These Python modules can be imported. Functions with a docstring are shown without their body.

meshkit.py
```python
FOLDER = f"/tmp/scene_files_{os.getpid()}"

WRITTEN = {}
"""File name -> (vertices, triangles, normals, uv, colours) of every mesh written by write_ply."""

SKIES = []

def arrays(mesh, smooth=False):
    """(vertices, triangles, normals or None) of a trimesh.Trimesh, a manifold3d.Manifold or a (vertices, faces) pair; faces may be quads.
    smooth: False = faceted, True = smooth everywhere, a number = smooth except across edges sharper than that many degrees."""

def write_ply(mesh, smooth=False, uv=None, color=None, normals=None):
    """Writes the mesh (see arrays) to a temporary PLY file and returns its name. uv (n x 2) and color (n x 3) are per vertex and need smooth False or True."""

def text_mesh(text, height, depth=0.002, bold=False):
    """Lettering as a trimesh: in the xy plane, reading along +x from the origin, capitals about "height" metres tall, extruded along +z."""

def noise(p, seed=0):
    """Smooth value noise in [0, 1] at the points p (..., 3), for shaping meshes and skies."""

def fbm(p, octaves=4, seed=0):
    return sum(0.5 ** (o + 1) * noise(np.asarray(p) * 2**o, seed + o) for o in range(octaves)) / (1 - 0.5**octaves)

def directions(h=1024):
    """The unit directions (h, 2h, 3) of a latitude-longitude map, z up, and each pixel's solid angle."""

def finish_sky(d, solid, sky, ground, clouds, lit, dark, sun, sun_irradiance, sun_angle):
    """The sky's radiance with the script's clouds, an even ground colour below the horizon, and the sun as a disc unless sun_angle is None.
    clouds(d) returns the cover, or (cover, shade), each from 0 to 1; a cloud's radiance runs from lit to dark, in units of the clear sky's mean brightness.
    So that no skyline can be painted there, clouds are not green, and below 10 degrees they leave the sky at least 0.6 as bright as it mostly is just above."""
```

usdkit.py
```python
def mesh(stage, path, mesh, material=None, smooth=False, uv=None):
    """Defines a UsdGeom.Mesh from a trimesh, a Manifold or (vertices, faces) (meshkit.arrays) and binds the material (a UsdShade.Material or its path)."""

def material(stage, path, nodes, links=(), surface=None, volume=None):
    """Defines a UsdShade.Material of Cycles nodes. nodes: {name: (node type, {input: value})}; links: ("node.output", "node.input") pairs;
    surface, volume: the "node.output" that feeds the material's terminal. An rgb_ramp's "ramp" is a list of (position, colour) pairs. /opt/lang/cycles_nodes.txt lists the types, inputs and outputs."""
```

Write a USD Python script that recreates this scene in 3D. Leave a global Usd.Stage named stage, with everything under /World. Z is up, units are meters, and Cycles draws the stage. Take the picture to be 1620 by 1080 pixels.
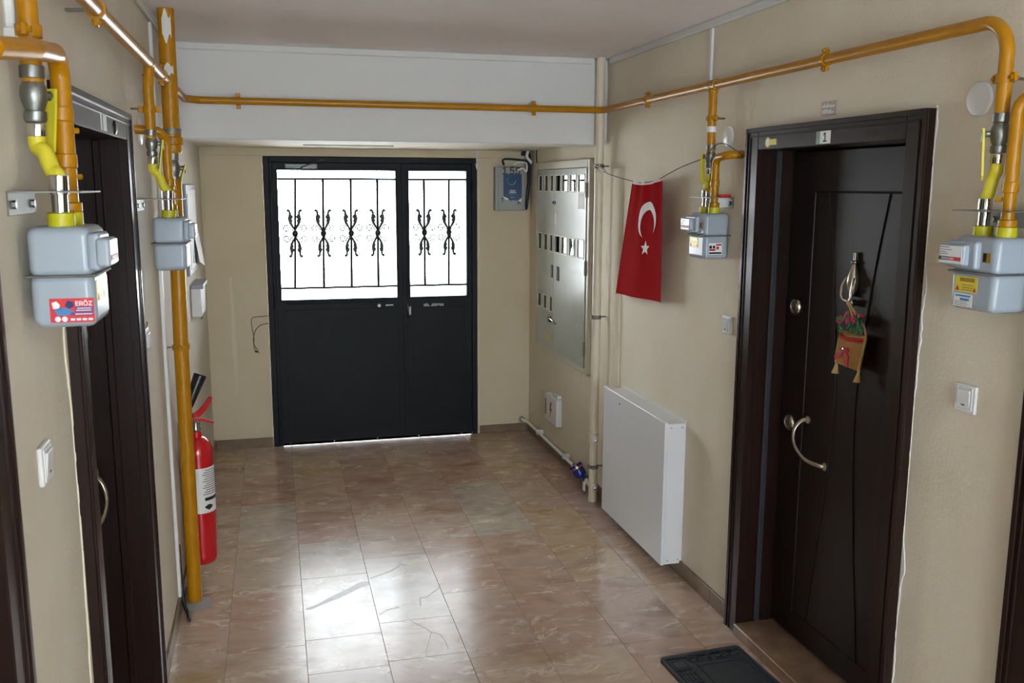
import math, random, numpy as np, trimesh, manifold3d as m3, usdkit, meshkit
from shapely.geometry import Polygon, box as sbox
from pxr import Usd, UsdGeom, UsdLux, UsdShade, Gf, Sdf, Vt

stage = Usd.Stage.CreateInMemory()
UsdGeom.SetStageUpAxis(stage, 'Z'); UsdGeom.SetStageMetersPerUnit(stage, 1.0)
UsdGeom.Xform.Define(stage, '/World'); UsdGeom.Scope.Define(stage, '/World/Looks')
rng = random.Random(7)

# ------------------------------------------------------------------ camera, light, exposure
CAM_Z = 1.8674
FWD, RIGHT, UP = (0.24728566, 0.95437818, -0.16736813), (0.96817038, -0.25026945, 0.00336358), (0.038677, 0.16287264, 0.98588873)
cam = UsdGeom.Camera.Define(stage, '/World/camera')
cam.AddTransformOp().Set(Gf.Matrix4d(*RIGHT, 0, *UP, 0, *[-v for v in FWD], 0, 0, 0, CAM_Z, 1))
cam.CreateHorizontalApertureAttr(23.5); cam.CreateVerticalApertureAttr(23.5 * 2 / 3)
cam.CreateFocalLengthAttr(1447.86 / 1620 * 23.5)
cam.CreateFStopAttr(5.6); cam.CreateFocusDistanceAttr(4.3)
cam.CreateClippingRangeAttr(Gf.Vec2f(0.05, 200))
cam.CreateExposureAttr(0.0)
DOOR_LIGHT, REAR_LIGHT, SIDE_LIGHT, SKY = 7.8, 6.2, 9.0, 4.0

XL, XR, YB, YE, YR, ZB, ZC = -0.47, 1.858, 5.03, 6.646, -2.6, 2.10, 2.572
def rect_light(name, loc, w, h, rx, val, col):
    l = UsdLux.RectLight.Define(stage, '/World/' + name)
    l.AddTranslateOp().Set(Gf.Vec3d(*loc)); l.AddRotateXYZOp().Set(Gf.Vec3f(*rx))
    l.CreateWidthAttr(w); l.CreateHeightAttr(h); l.CreateIntensityAttr(val); l.CreateColorAttr(Gf.Vec3f(*col))
rect_light('daylight_at_entrance', (0.12, YE + 0.70, 1.55), 1.75, 1.5, (-90, 0, 0), DOOR_LIGHT, (0.92, 0.955, 1.0))
rect_light('daylight_at_stair_window', (0.70, YR - 0.26, 1.40), 2.1, 2.2, (90, 0, 0), REAR_LIGHT, (0.74, 0.93, 1.16))
rect_light('added_side_light', (XL - 0.42, -1.25, 1.55), 2.0, 1.5, (90, 0, -90), SIDE_LIGHT, (0.78, 0.94, 1.13))  # added lamp at the unseen side opening, lifts the right wall
dome = UsdLux.DomeLight.Define(stage, '/World/overcast_sky')
dome.CreateIntensityAttr(SKY); dome.CreateColorAttr(Gf.Vec3f(0.93, 0.96, 1.0))

# ------------------------------------------------------------------ materials
def lin(h):
    h = h.lstrip('#'); r = [int(h[i:i + 2], 16) / 255 for i in (0, 2, 4)]
    return tuple(((x + 0.055) / 1.055) ** 2.4 if x > 0.04045 else x / 12.92 for x in r)
M = {}
def mat(name, col, rough=0.5, metal=0.0, bump=None, var=None, spec=0.5, coat=0.0, **kw):
    """bump: (scale, strength, distance); var: (scale, other colour) mixed in by noise."""
    c = lin(col) if isinstance(col, str) else col
    n = {'p': ('principled_bsdf', dict(base_color=c, roughness=rough, metallic=metal, specular_ior_level=spec, coat_weight=coat, **kw)), 'g': ('geometry', {})}
    L = []
    if var:
        c2 = lin(var[1]) if isinstance(var[1], str) else var[1]
        n['v'] = ('noise_texture', dict(scale=var[0], detail=5.0, roughness=0.6))
        n['r'] = ('rgb_ramp', {'ramp': [(0.35, c), (0.68, c2)]})
        L += [('g.position', 'v.vector'), ('v.fac', 'r.fac'), ('r.color', 'p.base_color')]
    if bump:
        n['bn'] = ('noise_texture', dict(scale=bump[0], detail=4.0, roughness=0.6))
        n['b'] = ('bump', dict(strength=bump[1], distance=bump[2]))
        L += [('g.position', 'bn.vector'), ('bn.fac', 'b.height'), ('b.normal', 'p.normal')]
    M[name] = usdkit.material(stage, '/World/Looks/' + name, n, L, surface='p.BSDF')
    return M[name]
mat('cream_plaster', '#ded4c0', 0.75, bump=(90, 0.45, 0.004), var=(2.2, '#d9ccb4'))
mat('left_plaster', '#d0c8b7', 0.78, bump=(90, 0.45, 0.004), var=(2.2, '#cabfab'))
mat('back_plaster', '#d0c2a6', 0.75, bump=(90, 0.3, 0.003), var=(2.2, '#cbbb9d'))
mat('white_paint', '#d6d5d2', 0.7, bump=(60, 0.15, 0.002))
mat('ceiling_paint', '#efe8e6', 0.8, bump=(80, 0.4, 0.003), var=(3, '#e9e1de'))
mat('patch_plaster', '#d6cbb4', 0.85, bump=(120, 0.3, 0.002))
mat('white_sealant', '#d8d6d0', 0.7, bump=(150, 0.4, 0.003))
mat('white_plastic', '#dcdcda', 0.35)
mat('grey_plastic', '#8f9296', 0.4)
mat('cream_pipe', '#d9cdb6', 0.4, bump=(60, 0.15, 0.002))
mat('gas_yellow', '#b47b03', 0.32, var=(25, '#ab7301'), bump=(70, 0.12, 0.002), spec=0.35)
mat('hose_yellow', '#d3c530', 0.45)
mat('cap_yellow', '#bbb310', 0.45)
mat('meter_grey', '#9da7b0', 0.3, bump=(200, 0.05, 0.001))
mat('register_white', '#dfe1e2', 0.3)
mat('steel', '#b9bab8', 0.22, 1.0)
mat('zinc', '#8d8f8a', 0.42, 1.0, bump=(120, 0.3, 0.002))
mat('dull_zinc', '#8c8a84', 0.55, 0.8, bump=(60, 0.2, 0.002))
mat('chrome', '#d6d6d2', 0.12, 1.0)
mat('satin_nickel', '#c9c2b0', 0.25, 1.0)
mat('black_door_paint', '#101317', 0.5, var=(6, '#15191b'), bump=(35, 0.12, 0.003), spec=0.2)
mat('wrought_iron', '#1d1c1e', 0.5)
mat('black_rubber', '#101113', 0.55)
mat('black_plastic', '#141416', 0.35)
mat('red_paint', '#c0101a', 0.2, coat=0.3)
mat('red_plastic', '#c41c22', 0.35)
mat('red_print', '#d22a33', 0.4)
mat('paper_white', '#e2e1da', 0.6)
mat('label_white', '#e4e4e0', 0.4)
mat('ink_black', '#1a1a1c', 0.5)
mat('ink_grey', '#6e6e70', 0.5)
mat('ink_blue', '#3f7fb4', 0.5)
mat('ink_red', '#b3222a', 0.5)
mat('sticker_yellow', '#d9c62c', 0.4)
mat('sticker_violet', '#6d3f7a', 0.4)
mat('sticker_gold', '#b08a2a', 0.3, 0.5)
mat('navy', '#23305c', 0.5)
mat('poster_blue', '#103a61', 0.35)
mat('poster_cyan', '#3aa0b8', 0.4)
mat('cabinet_grey', '#aeb0a6', 0.26, var=(9, '#a6a89e'))
mat('cabinet_frame', '#c9c4b0', 0.4)
mat('box_grey', '#8b8c88', 0.4, 0.3)
mat('white_metal', '#d8d8da', 0.32)
mat('threshold_marble', '#8a6f58', 0.2, var=(7, '#6a5040'), bump=(30, 0.04, 0.002))
mat('skirting_marble', '#80694f', 0.4, var=(9, '#6a533e'))
mat('collar_plaster', '#8e8b84', 0.8, bump=(60, 0.4, 0.004))
mat('plate_green', '#6e8f7c', 0.35)
mat('plaque_pink', '#a98e88', 0.4, var=(160, '#c9b8b0'))
mat('burlap', '#b98a4a', 0.85, bump=(300, 0.9, 0.004), var=(200, '#a17338'))
mat('rope', '#c2a063', 0.85, bump=(400, 0.8, 0.003))
mat('petal', '#c02a58', 0.6)
mat('leaf_green', '#2f6b35', 0.6)
mat('ribbon_red', '#b8141f', 0.35)
mat('water_blue', '#1a2f8c', 0.25)
mat('brass', '#b5834a', 0.35, 0.9)
mat('grout', '#6b5b50', 0.8)
mat('crack_filler', '#9a8e88', 0.34, var=(40, '#8a7e7a'))
mat('crack_dark', '#7c6e66', 0.4)
mat('outdoor_paving', '#c8c8c4', 0.85, var=(4, '#bcbcb8'))
mat('cable_black', '#161617', 0.5)
mat('string_brown', '#6a5a48', 0.8)
mat('hem_white', '#d9d2cc', 0.8)
mat('mat_rubber', '#2e3136', 0.5, bump=(140, 0.4, 0.003), var=(30, '#24272b'))
# flag cloth: lets some light through
M['flag_red'] = usdkit.material(stage, '/World/Looks/flag_red', {
    'p': ('principled_bsdf', dict(base_color=lin('#b0141a'), roughness=0.9, specular_ior_level=0.04)), 't': ('translucent_bsdf', dict(color=lin('#c0161c'))),
    'm': ('mix_closure', dict(fac=0.25))}, [('p.BSDF', 'm.closure1'), ('t.BSDF', 'm.closure2')], surface='m.closure')
M['flag_white'] = mat('flag_white', '#e0d8d2', 0.7)
# dark wood: fine vertical grain
def wood(name, a, b, rough):
    M[name] = usdkit.material(stage, '/World/Looks/' + name, {
        'g': ('geometry', {}), 'm': ('mapping', dict(scale=(30, 30, 1.6))), 'n': ('noise_texture', dict(scale=3.0, detail=6.0, roughness=0.65)),
        'r': ('rgb_ramp', {'ramp': [(0.3, lin(a)), (0.7, lin(b))]}), 'b': ('bump', dict(strength=0.08, distance=0.002)),
        'p': ('principled_bsdf', dict(roughness=rough, specular_ior_level=0.28))},
        [('g.position', 'm.vector'), ('m.vector', 'n.vector'), ('n.fac', 'r.fac'), ('r.color', 'p.base_color'), ('n.fac', 'b.height'), ('b.normal', 'p.normal')], surface='p.BSDF')
wood('dark_wood', '#1b0f0b', '#21130e', 0.38)
wood('casing_wood', '#20120e', '#281813', 0.3)
M['gasket'] = mat('gasket', '#37373b', 0.22)
# clear panes
def pane(name, tint, rough=0.02):
    M[name] = usdkit.material(stage, '/World/Looks/' + name, {
        't': ('transparent_bsdf', dict(color=tint)), 'g': ('glossy_bsdf', dict(color=(1, 1, 1), roughness=rough)), 'f': ('fresnel', dict(IOR=1.5)), 'm': ('mix_closure', {})},
        [('f.fac', 'm.fac'), ('t.BSDF', 'm.closure1'), ('g.BSDF', 'm.closure2')], surface='m.closure')
pane('door_glass', (0.95, 0.97, 0.97)); pane('cabinet_glass', (0.92, 0.93, 0.93), 0.03)
# marble floor slabs: ten variants of one stone (tone and where the veins run)
def marble(i, a, b, c):
    r = random.Random(100 + i)
    M['marble_%d' % i] = usdkit.material(stage, '/World/Looks/marble_slab_%d' % i, {
        'g': ('geometry', {}),
        'mp': ('mapping', dict(location=(r.uniform(0, 40), r.uniform(0, 40), 0), rotation=(0, 0, r.uniform(-0.5, 0.5)), scale=(0.75, 1.5, 1))),
        'n1': ('noise_texture', dict(scale=3.2, detail=7.0, roughness=0.62, distortion=0.8)),
        'r1': ('rgb_ramp', {'ramp': [(0.30, lin(a)), (0.52, lin(b)), (0.72, lin(c))]}),
        'n2': ('noise_texture', dict(scale=3.4, detail=5.0, roughness=0.6, distortion=1.4)),
        'rv': ('rgb_ramp', {'ramp': [(0.470, (0, 0, 0)), (0.492, (1, 1, 1)), (0.508, (1, 1, 1)), (0.53, (0, 0, 0))]}),
        'n3': ('noise_texture', dict(scale=7.0, detail=2.0)),
        'rm': ('rgb_ramp', {'ramp': [(0.46, (0, 0, 0)), (0.64, (0.85, 0.85, 0.85))]}),
        'mul': ('math', dict(math_type='multiply')),
        'mx': ('mix_color', dict(b=lin('#d8c8b8'))),
        'n4': ('noise_texture', dict(scale=1.6, detail=4.0, roughness=0.6, distortion=2.0)),
        'rd': ('rgb_ramp', {'ramp': [(0.492, (0, 0, 0)), (0.5, (0.75, 0.75, 0.75)), (0.508, (0, 0, 0))]}),
        'md': ('math', dict(math_type='multiply')),
        'mx2': ('mix_color', dict(b=lin('#5c4336'))),
        'nr': ('noise_texture', dict(scale=9.0, detail=3.0)),
        'rr': ('map_range', dict(from_min=0.3, from_max=0.7, to_min=0.19, to_max=0.26)),
        'p': ('principled_bsdf', dict(specular_ior_level=0.36))},
        [('g.position', 'mp.vector'), ('mp.vector', 'n1.vector'), ('mp.vector', 'n2.vector'), ('mp.vector', 'n3.vector'), ('mp.vector', 'n4.vector'), ('n1.fac', 'r1.fac'),
         ('n2.fac', 'rv.fac'), ('n3.fac', 'rm.fac'), ('rv.color', 'mul.value1'), ('rm.color', 'mul.value2'), ('r1.color', 'mx.a'), ('mul.value', 'mx.fac'),
         ('n4.fac', 'rd.fac'), ('rd.color', 'md.value1'), ('rm.color', 'md.value2'), ('mx.result', 'mx2.a'), ('md.value', 'mx2.fac'), ('mx2.result', 'p.base_color'),
         ('g.position', 'nr.vector'), ('nr.fac', 'rr.value'), ('rr.result', 'p.roughness')], surface='p.BSDF')
TONES = [('#99745f', '#b59a87', '#a08a80'), ('#9c7d69', '#baa38f', '#a08078'), ('#9a7058', '#b69784', '#a08676'), ('#9c7d58', '#b9a284', '#a08674'), ('#9b8a7c', '#b8aa9d', '#a8947e'),
         ('#957a72', '#b1988d', '#9b8074'), ('#a2846a', '#bda68f', '#a08676'), ('#9a7868', '#b79d8a', '#917668'), ('#a08872', '#b7a594', '#9b8374'), ('#97705c', '#b19281', '#9c847a')]
for i, t in enumerate(TONES): marble(i, *t)

# ------------------------------------------------------------------ mesh helpers
def cat(*ms): return trimesh.util.concatenate([m for m in ms])
def man2tri(m):
    q = m.to_mesh(); return trimesh.Trimesh(np.array(q.vert_properties[:, :3]), np.array(q.tri_verts), process=False)
def bx(x0, x1, y0, y1, z0, z1, ch=0.0):
    """A box, its edges chamfered by ch."""
    x0, x1, y0, y1, z0, z1 = min(x0, x1), max(x0, x1), min(y0, y1), max(y0, y1), min(z0, z1), max(z0, z1)
    if ch <= 0:
        m = trimesh.creation.box((x1 - x0, y1 - y0, z1 - z0)); m.apply_translation(((x0 + x1) / 2, (y0 + y1) / 2, (z0 + z1) / 2)); return m
    P = []
    for a, b, c in ((0, ch, ch), (ch, 0, ch), (ch, ch, 0)):
        P += [(x, y, z) for x in (x0 + a, x1 - a) for y in (y0 + b, y1 - b) for z in (z0 + c, z1 - c)]
    return trimesh.convex.convex_hull(np.array(P))
def rbox(x0, x1, y0, y1, z0, z1, r, n=12):
    """A box with rounded edges of radius r."""
    s = m3.Manifold.sphere(r, n); P = [s.translate([x, y, z]) for x in (x0 + r, x1 - r) for y in (y0 + r, y1 - r) for z in (z0 + r, z1 - r)]
    return man2tri(m3.Manifold.batch_hull(P))
def prism(poly, z0, z1):
    m = trimesh.creation.extrude_polygon(poly if isinstance(poly, Polygon) else Polygon(poly), z1 - z0); m.apply_translation((0, 0, z0)); return m
def frame_of(p0, p1):
    t = np.array(p1, float) - np.array(p0, float); t /= np.linalg.norm(t)
    a = np.cross(t, [0, 0, 1.0] if abs(t[2]) < 0.9 else [1.0, 0, 0]); a /= np.linalg.norm(a)
    return t, a, np.cross(t, a)
def fillet(pts, r, n=8):
    """A polyline with its inner corners rounded by radius r."""
    P = [np.array(p, float) for p in pts]; out = [P[0]]
    for a, b, c in zip(P[:-2], P[1:-1], P[2:]):
        u, v = a - b, c - b; lu, lv = np.linalg.norm(u), np.linalg.norm(v); u /= lu; v /= lv
        ang = math.acos(np.clip(u @ v, -1, 1))
        if ang > math.pi - 0.02: out.append(b); continue
        d = min(r / math.tan(ang / 2), 0.48 * lu, 0.48 * lv); rr = d * math.tan(ang / 2)
        ctr = b + (u + v) / np.linalg.norm(u + v) * rr / math.sin(ang / 2)
        s, e = b + u * d - ctr, b + v * d - ctr; w = math.acos(np.clip(s @ e / rr / rr, -1, 1))
        for k in range(n + 1):
            t = k / n; out.append(ctr + (math.sin((1 - t) * w) * s + math.sin(t * w) * e) / math.sin(w))
    out.append(P[-1]); return np.array(out)
def spline(pts, n=8):
    """A smooth curve through the points."""
    P = np.array(pts, float); P = np.vstack([2 * P[0] - P[1], P, 2 * P[-1] - P[-2]]); out = []
    for i in range(1, len(P) - 2):
        a, b, c, d = P[i - 1:i + 3]
        for k in range(n):
            t = k / n; out.append(0.5 * (2 * b + (c - a) * t + (2 * a - 5 * b + 4 * c - d) * t * t + (3 * b - a - 3 * c + d) * t ** 3))
    out.append(P[-2]); return np.array(out)
def tube(pts, r, sides=18):
    """A capped round bar along a polyline; r: one radius or one for each point."""
    P = np.array(pts, float); T = np.gradient(P, axis=0); T /= np.linalg.norm(T, axis=1, keepdims=True) + 1e-12
    R = np.broadcast_to(np.asarray(r, float), (len(P),))
    a = np.cross(T[0], [0, 0, 1.0] if abs(T[0][2]) < 0.9 else [1.0, 0, 0]); V = []
    ang = np.arange(sides) * 2 * np.pi / sides
    for i in range(len(P)):
        a = a - T[i] * (a @ T[i]); a /= np.linalg.norm(a); b = np.cross(T[i], a)
        V.append(P[i] + R[i] * (np.cos(ang)[:, None] * a + np.sin(ang)[:, None] * b))
    V = np.vstack(V + [P[:1], P[-1:]]); F = []; n = len(P)
    for i in range(n - 1):
        for j in range(sides):
            q, w, e, s = i * sides + j, i * sides + (j + 1) % sides, (i + 1) * sides + (j + 1) % sides, (i + 1) * sides + j
            F += [(q, w, e), (q, e, s)]
    for j in range(sides):
        F += [(n * sides, (j + 1) % sides, j), (n * sides + 1, (n - 1) * sides + j, (n - 1) * sides + (j + 1) % sides)]
    return trimesh.Trimesh(V, np.array(F), process=False)
def bar(p0, p1, r, sides=18): return tube([p0, p1], r, sides)
def lathe(prof, p0, axis, sides=24):
    """A profile of (radius, distance along the axis) turned about the axis at p0."""
    t, a, b = frame_of((0, 0, 0), axis); ang = np.arange(sides) * 2 * np.pi / sides
    V = np.vstack([np.array(p0) + t * d + max(r, 1e-5) * (np.cos(ang)[:, None] * a + np.sin(ang)[:, None] * b) for r, d in prof]); F = []
    for i in range(len(prof) - 1):
        for j in range(sides):
            q, w, e, s = i * sides + j, i * sides + (j + 1) % sides, (i + 1) * sides + (j + 1) % sides, (i + 1) * sides + j
            F += [(q, w, e), (q, e, s)]
    V = np.vstack([V, np.array(p0) + t * prof[0][1], np.array(p0) + t * prof[-1][1]]); n = len(prof)
    for j in range(sides): F += [(n * sides, (j + 1) % sides, j), (n * sides + 1, (n - 1) * sides + j, (n - 1) * sides + (j + 1) % sides)]
    return trimesh.Trimesh(V, np.array(F), process=False)
def place(m, o, ex, ey, ez):
    m = m.copy(); T = np.eye(4); T[:3, 0], T[:3, 1], T[:3, 2], T[:3, 3] = ex, ey, ez, o; m.apply_transform(T); return m
def text(s, h, depth=0.0006, bold=False, center=True):
    m = meshkit.text_mesh(s, h, depth, bold)
    if center: m.apply_translation((-(m.bounds[0][0] + m.bounds[1][0]) / 2, -(m.bounds[0][1] + m.bounds[1][1]) / 2, 0))
    return m
def hexnut(p0, axis, r, h): return lathe([(r, 0), (r, h)], p0, axis, 6)

# ------------------------------------------------------------------ scene helpers
taken = {}
def numbered(path):
    n = taken.get(path, -1) + 1; taken[path] = n
    return path if n == 0 else '%s_%03d' % (path, n)
FRAMES = {}
def tagp(p, label=None, category=None, group=None, kind=None):
    for k, v in (('label', label), ('category', category), ('group', group), ('kind', kind)):
        if v: p.SetCustomDataByKey(k, v)
def thing(name, label, category, o=(0, 0, 0), side=None, group=None, kind=None):
    """An Xform at the thing's base. side: 'L', 'R', 'E' gives local axes (u to the viewer's right, v up, w out of that wall); None keeps the world's axes."""
    x = UsdGeom.Xform.Define(stage, numbered('/World/' + name))
    ex, ey, ez = {None: ((1, 0, 0), (0, 1, 0), (0, 0, 1)), 'R': ((0, -1, 0), (0, 0, 1), (-1, 0, 0)), 'L': ((0, 1, 0), (0, 0, 1), (1, 0, 0)), 'E': ((1, 0, 0), (0, 0, 1), (0, -1, 0)), 'S': ((-1, 0, 0), (0, 0, 1), (0, 1, 0))}[side]
    x.AddTransformOp().Set(Gf.Matrix4d(*ex, 0, *ey, 0, *ez, 0, *o, 1))
    FRAMES[str(x.GetPath())] = np.array(o, float) if side is None else np.zeros(3)
    tagp(x.GetPrim(), label, category, group, kind); return x
def obj(name, mesh, material, parent, label=None, smooth=32):
    """One mesh under a thing or a part. World-axes things take world coordinates; wall things take (u, v, w)."""
    pp = str(parent.GetPath()); off = FRAMES[pp]
    v, f, n = meshkit.arrays(mesh, False)
    m = usdkit.mesh(stage, numbered(pp + '/' + name), (v - off, f), M[material] if isinstance(material, str) else material, smooth=smooth)
    FRAMES[str(m.GetPath())] = off
    if label: tagp(m.GetPrim(), label)
    return m
def struct(name, mesh, material, label, category, smooth=32):
    v, f, n = meshkit.arrays(mesh, False)
    m = usdkit.mesh(stage, numbered('/World/' + name), (v, f), M[material], smooth=smooth)
    FRAMES[str(m.GetPath())] = np.zeros(3)
    tagp(m.GetPrim(), label, category, None, 'structure'); return m
def single(name, mesh, material, label, category, group=None, o=(0, 0, 0), side=None, part=None):
    t = thing(name, label, category, o, side, group); obj(part or 'body', mesh, material, t); return t

# ------------------------------------------------------------------ large structure
def walls(b, holes):
    w = m3.Manifold.cube([b[1] - b[0], b[3] - b[2], b[5] - b[4]]).translate([b[0], b[2], b[4]])
    for h in holes: w -= m3.Manifold.cube([h[1] - h[0], h[3] - h[2], h[5] - h[4]]).translate([h[0], h[2], h[4]])
    return man2tri(w)
DOORS_R = [(2.309, 3.359), (0.82, 1.868)]       # outer edges of the casings along y
DOORS_L = [(2.245, 3.276), (0.60, 1.650)]
struct('wall_right', walls((XR, XR + 0.35, YR - 0.2, YE + 0.2, -0.1, 2.7), [(XR - 1, XR + 0.22, a + 0.02, b - 0.02, 0, 2.07) for a, b in DOORS_R]), 'cream_plaster', 'right-hand cream plaster wall with the red flag and the meter cabinet', 'wall', smooth=False)
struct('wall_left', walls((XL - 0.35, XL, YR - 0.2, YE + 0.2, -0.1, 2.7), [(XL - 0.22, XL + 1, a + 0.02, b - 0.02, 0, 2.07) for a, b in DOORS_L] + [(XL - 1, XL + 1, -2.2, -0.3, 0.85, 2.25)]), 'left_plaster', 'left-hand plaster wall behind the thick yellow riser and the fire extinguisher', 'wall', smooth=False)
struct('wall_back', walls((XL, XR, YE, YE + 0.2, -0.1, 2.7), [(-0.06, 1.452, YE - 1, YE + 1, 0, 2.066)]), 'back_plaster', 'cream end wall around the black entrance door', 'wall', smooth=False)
struct('wall_front', walls((XL, XR, YR - 0.2, YR, -0.1, 2.7), [(-0.28, 1.68, YR - 1, YR + 1, 0.40, 2.40)]), 'cream_plaster', 'plaster wall with a stair window behind the viewer', 'wall', smooth=False)
struct('ceiling', bx(XL - 0.3, XR + 0.3, YR - 0.2, YB + 0.24, ZC, ZC + 0.15), 'ceiling_paint', 'dull off-white textured ceiling in front of the beam', 'ceiling', smooth=False)
struct('ceiling', bx(XL, XR, YB + 0.24, YE, 2.122, 2.3), 'cream_plaster', 'low cream ceiling strip between the beam and the entrance wall', 'ceiling', smooth=False)
struct('beam', bx(XL, XR, YB, YB + 0.24, ZB, ZC, 0.004), 'white_paint', 'white painted ceiling beam crossed by the thin yellow pipe', 'beam', smooth=False)
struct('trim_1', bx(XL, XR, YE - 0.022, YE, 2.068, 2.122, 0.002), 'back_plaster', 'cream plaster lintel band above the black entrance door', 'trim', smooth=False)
struct('outdoor_ground', bx(-6, 8, YE + 0.2, YE + 12, -0.12, -0.02), 'outdoor_paving', 'pale paving outside the entrance door', 'pavement', smooth=False)

floor = struct('floor', bx(XL - 0.3, XR + 0.3, YR - 0.2, YE + 0.2, -0.1, -0.0035), 'grout', 'polished brown and pink marble slab floor of the hallway', 'floor', smooth=False)
COLS = [XL, -0.25, 0.062, 0.376, 0.694, 1.005, 1.335, 1.65, XR]
ROWS = [[6.2, 5.45, 4.75, 4.13, 3.5], [6.5, 5.95, 5.4, 4.8, 4.205, 3.61, 3.02], [6.32, 5.84, 5.2, 4.72, 4.265, 3.645, 3.367], [6.2, 5.59, 5.17, 4.44, 3.725, 3.393, 2.8], [5.9, 5.34, 4.6, 3.947, 3.34, 2.75],
        [6.1, 5.5, 4.6, 3.93, 3.3, 2.7], [5.6, 4.95, 3.92, 3.3, 2.65], [5.9, 5.2, 4.5, 3.8, 3.2]]
def tile_mesh(x0, x1, y0, y1):
    g, c = 0.0005, 0.0008; P = [(x0 + g, y0 + g), (x1 - g, y0 + g), (x1 - g, y1 - g), (x0 + g, y1 - g)]; Q = [(x0 + g + c, y0 + g + c), (x1 - g - c, y0 + g + c), (x1 - g - c, y1 - g - c), (x0 + g + c, y1 - g - c)]
    V = [(*p, -0.0035) for p in P] + [(*p, -0.0010) for p in P] + [(*q, 0.0) for q in Q]; F = [(0, 3, 2, 1), (8, 9, 10, 11)]
    for k in range(4):
        n = (k + 1) % 4; F += [(k, n, 4 + n, 4 + k), (4 + k, 4 + n, 8 + n, 8 + k)]
    return np.array(V), np.array(F)
last = -1
for ci in range(8):
    ys = [YE + 0.1] + [y for y in ROWS[ci]]
    while ys[-1] > YR + 0.3: ys.append(ys[-1] - rng.choice([0.55, 0.6, 0.6, 0.64, 0.45]))
    ys[-1] = YR
    for y1, y0 in zip(ys[:-1], ys[1:]):
        k = rng.randrange(10)
        while k == last: k = rng.randrange(10)
        last = k
        obj('floor_tile', tile_mesh(COLS[ci], COLS[ci + 1], y0, y1), 'marble_%d' % k, floor, smooth=False)

def crack(pts, w, material):
    P = Polygon(pts) if w is None else __import__('shapely').geometry.LineString(pts).buffer(w, cap_style=2)
    obj('crack', prism(P, -0.001, 0.00025), material, floor, 'pale filled crack across one slab' if w is None else None, smooth=False)
crack([(0.066, 3.943), (0.126, 3.978), (0.192, 4.043), (0.275, 4.115), (0.331, 4.164), (0.374, 4.173), (0.374, 4.128), (0.34, 4.114), (0.277, 4.06), (0.209, 4.009), (0.15, 3.972), (0.093, 3.932)], None, 'crack_filler')
for pts, w in (([(0.692, 4.016), (0.668, 3.992), (0.64, 3.957), (0.618, 3.931), (0.586, 3.936), (0.576, 3.85)], 0.0022), ([(0.385, 3.806), (0.427, 3.845), (0.479, 3.86)], 0.0022), ([(0.51, 3.72), (0.568, 3.626), (0.581, 3.591), (0.613, 3.57), (0.625, 3.504), (0.625, 3.438)], 0.0018),
               ([(0.581, 3.588), (0.549, 3.487), (0.529, 3.421)], 0.0014), ([(1.587, 4.344), (1.545, 4.25), (1.513, 4.116), (1.437, 4.047), (1.391, 3.998), (1.339, 4.037)], 0.0022), ([(0.385, 4.201), (0.439, 4.228), (0.498, 4.264), (0.557, 4.337)], 0.003)): crack(pts, w, 'crack_dark')

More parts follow.
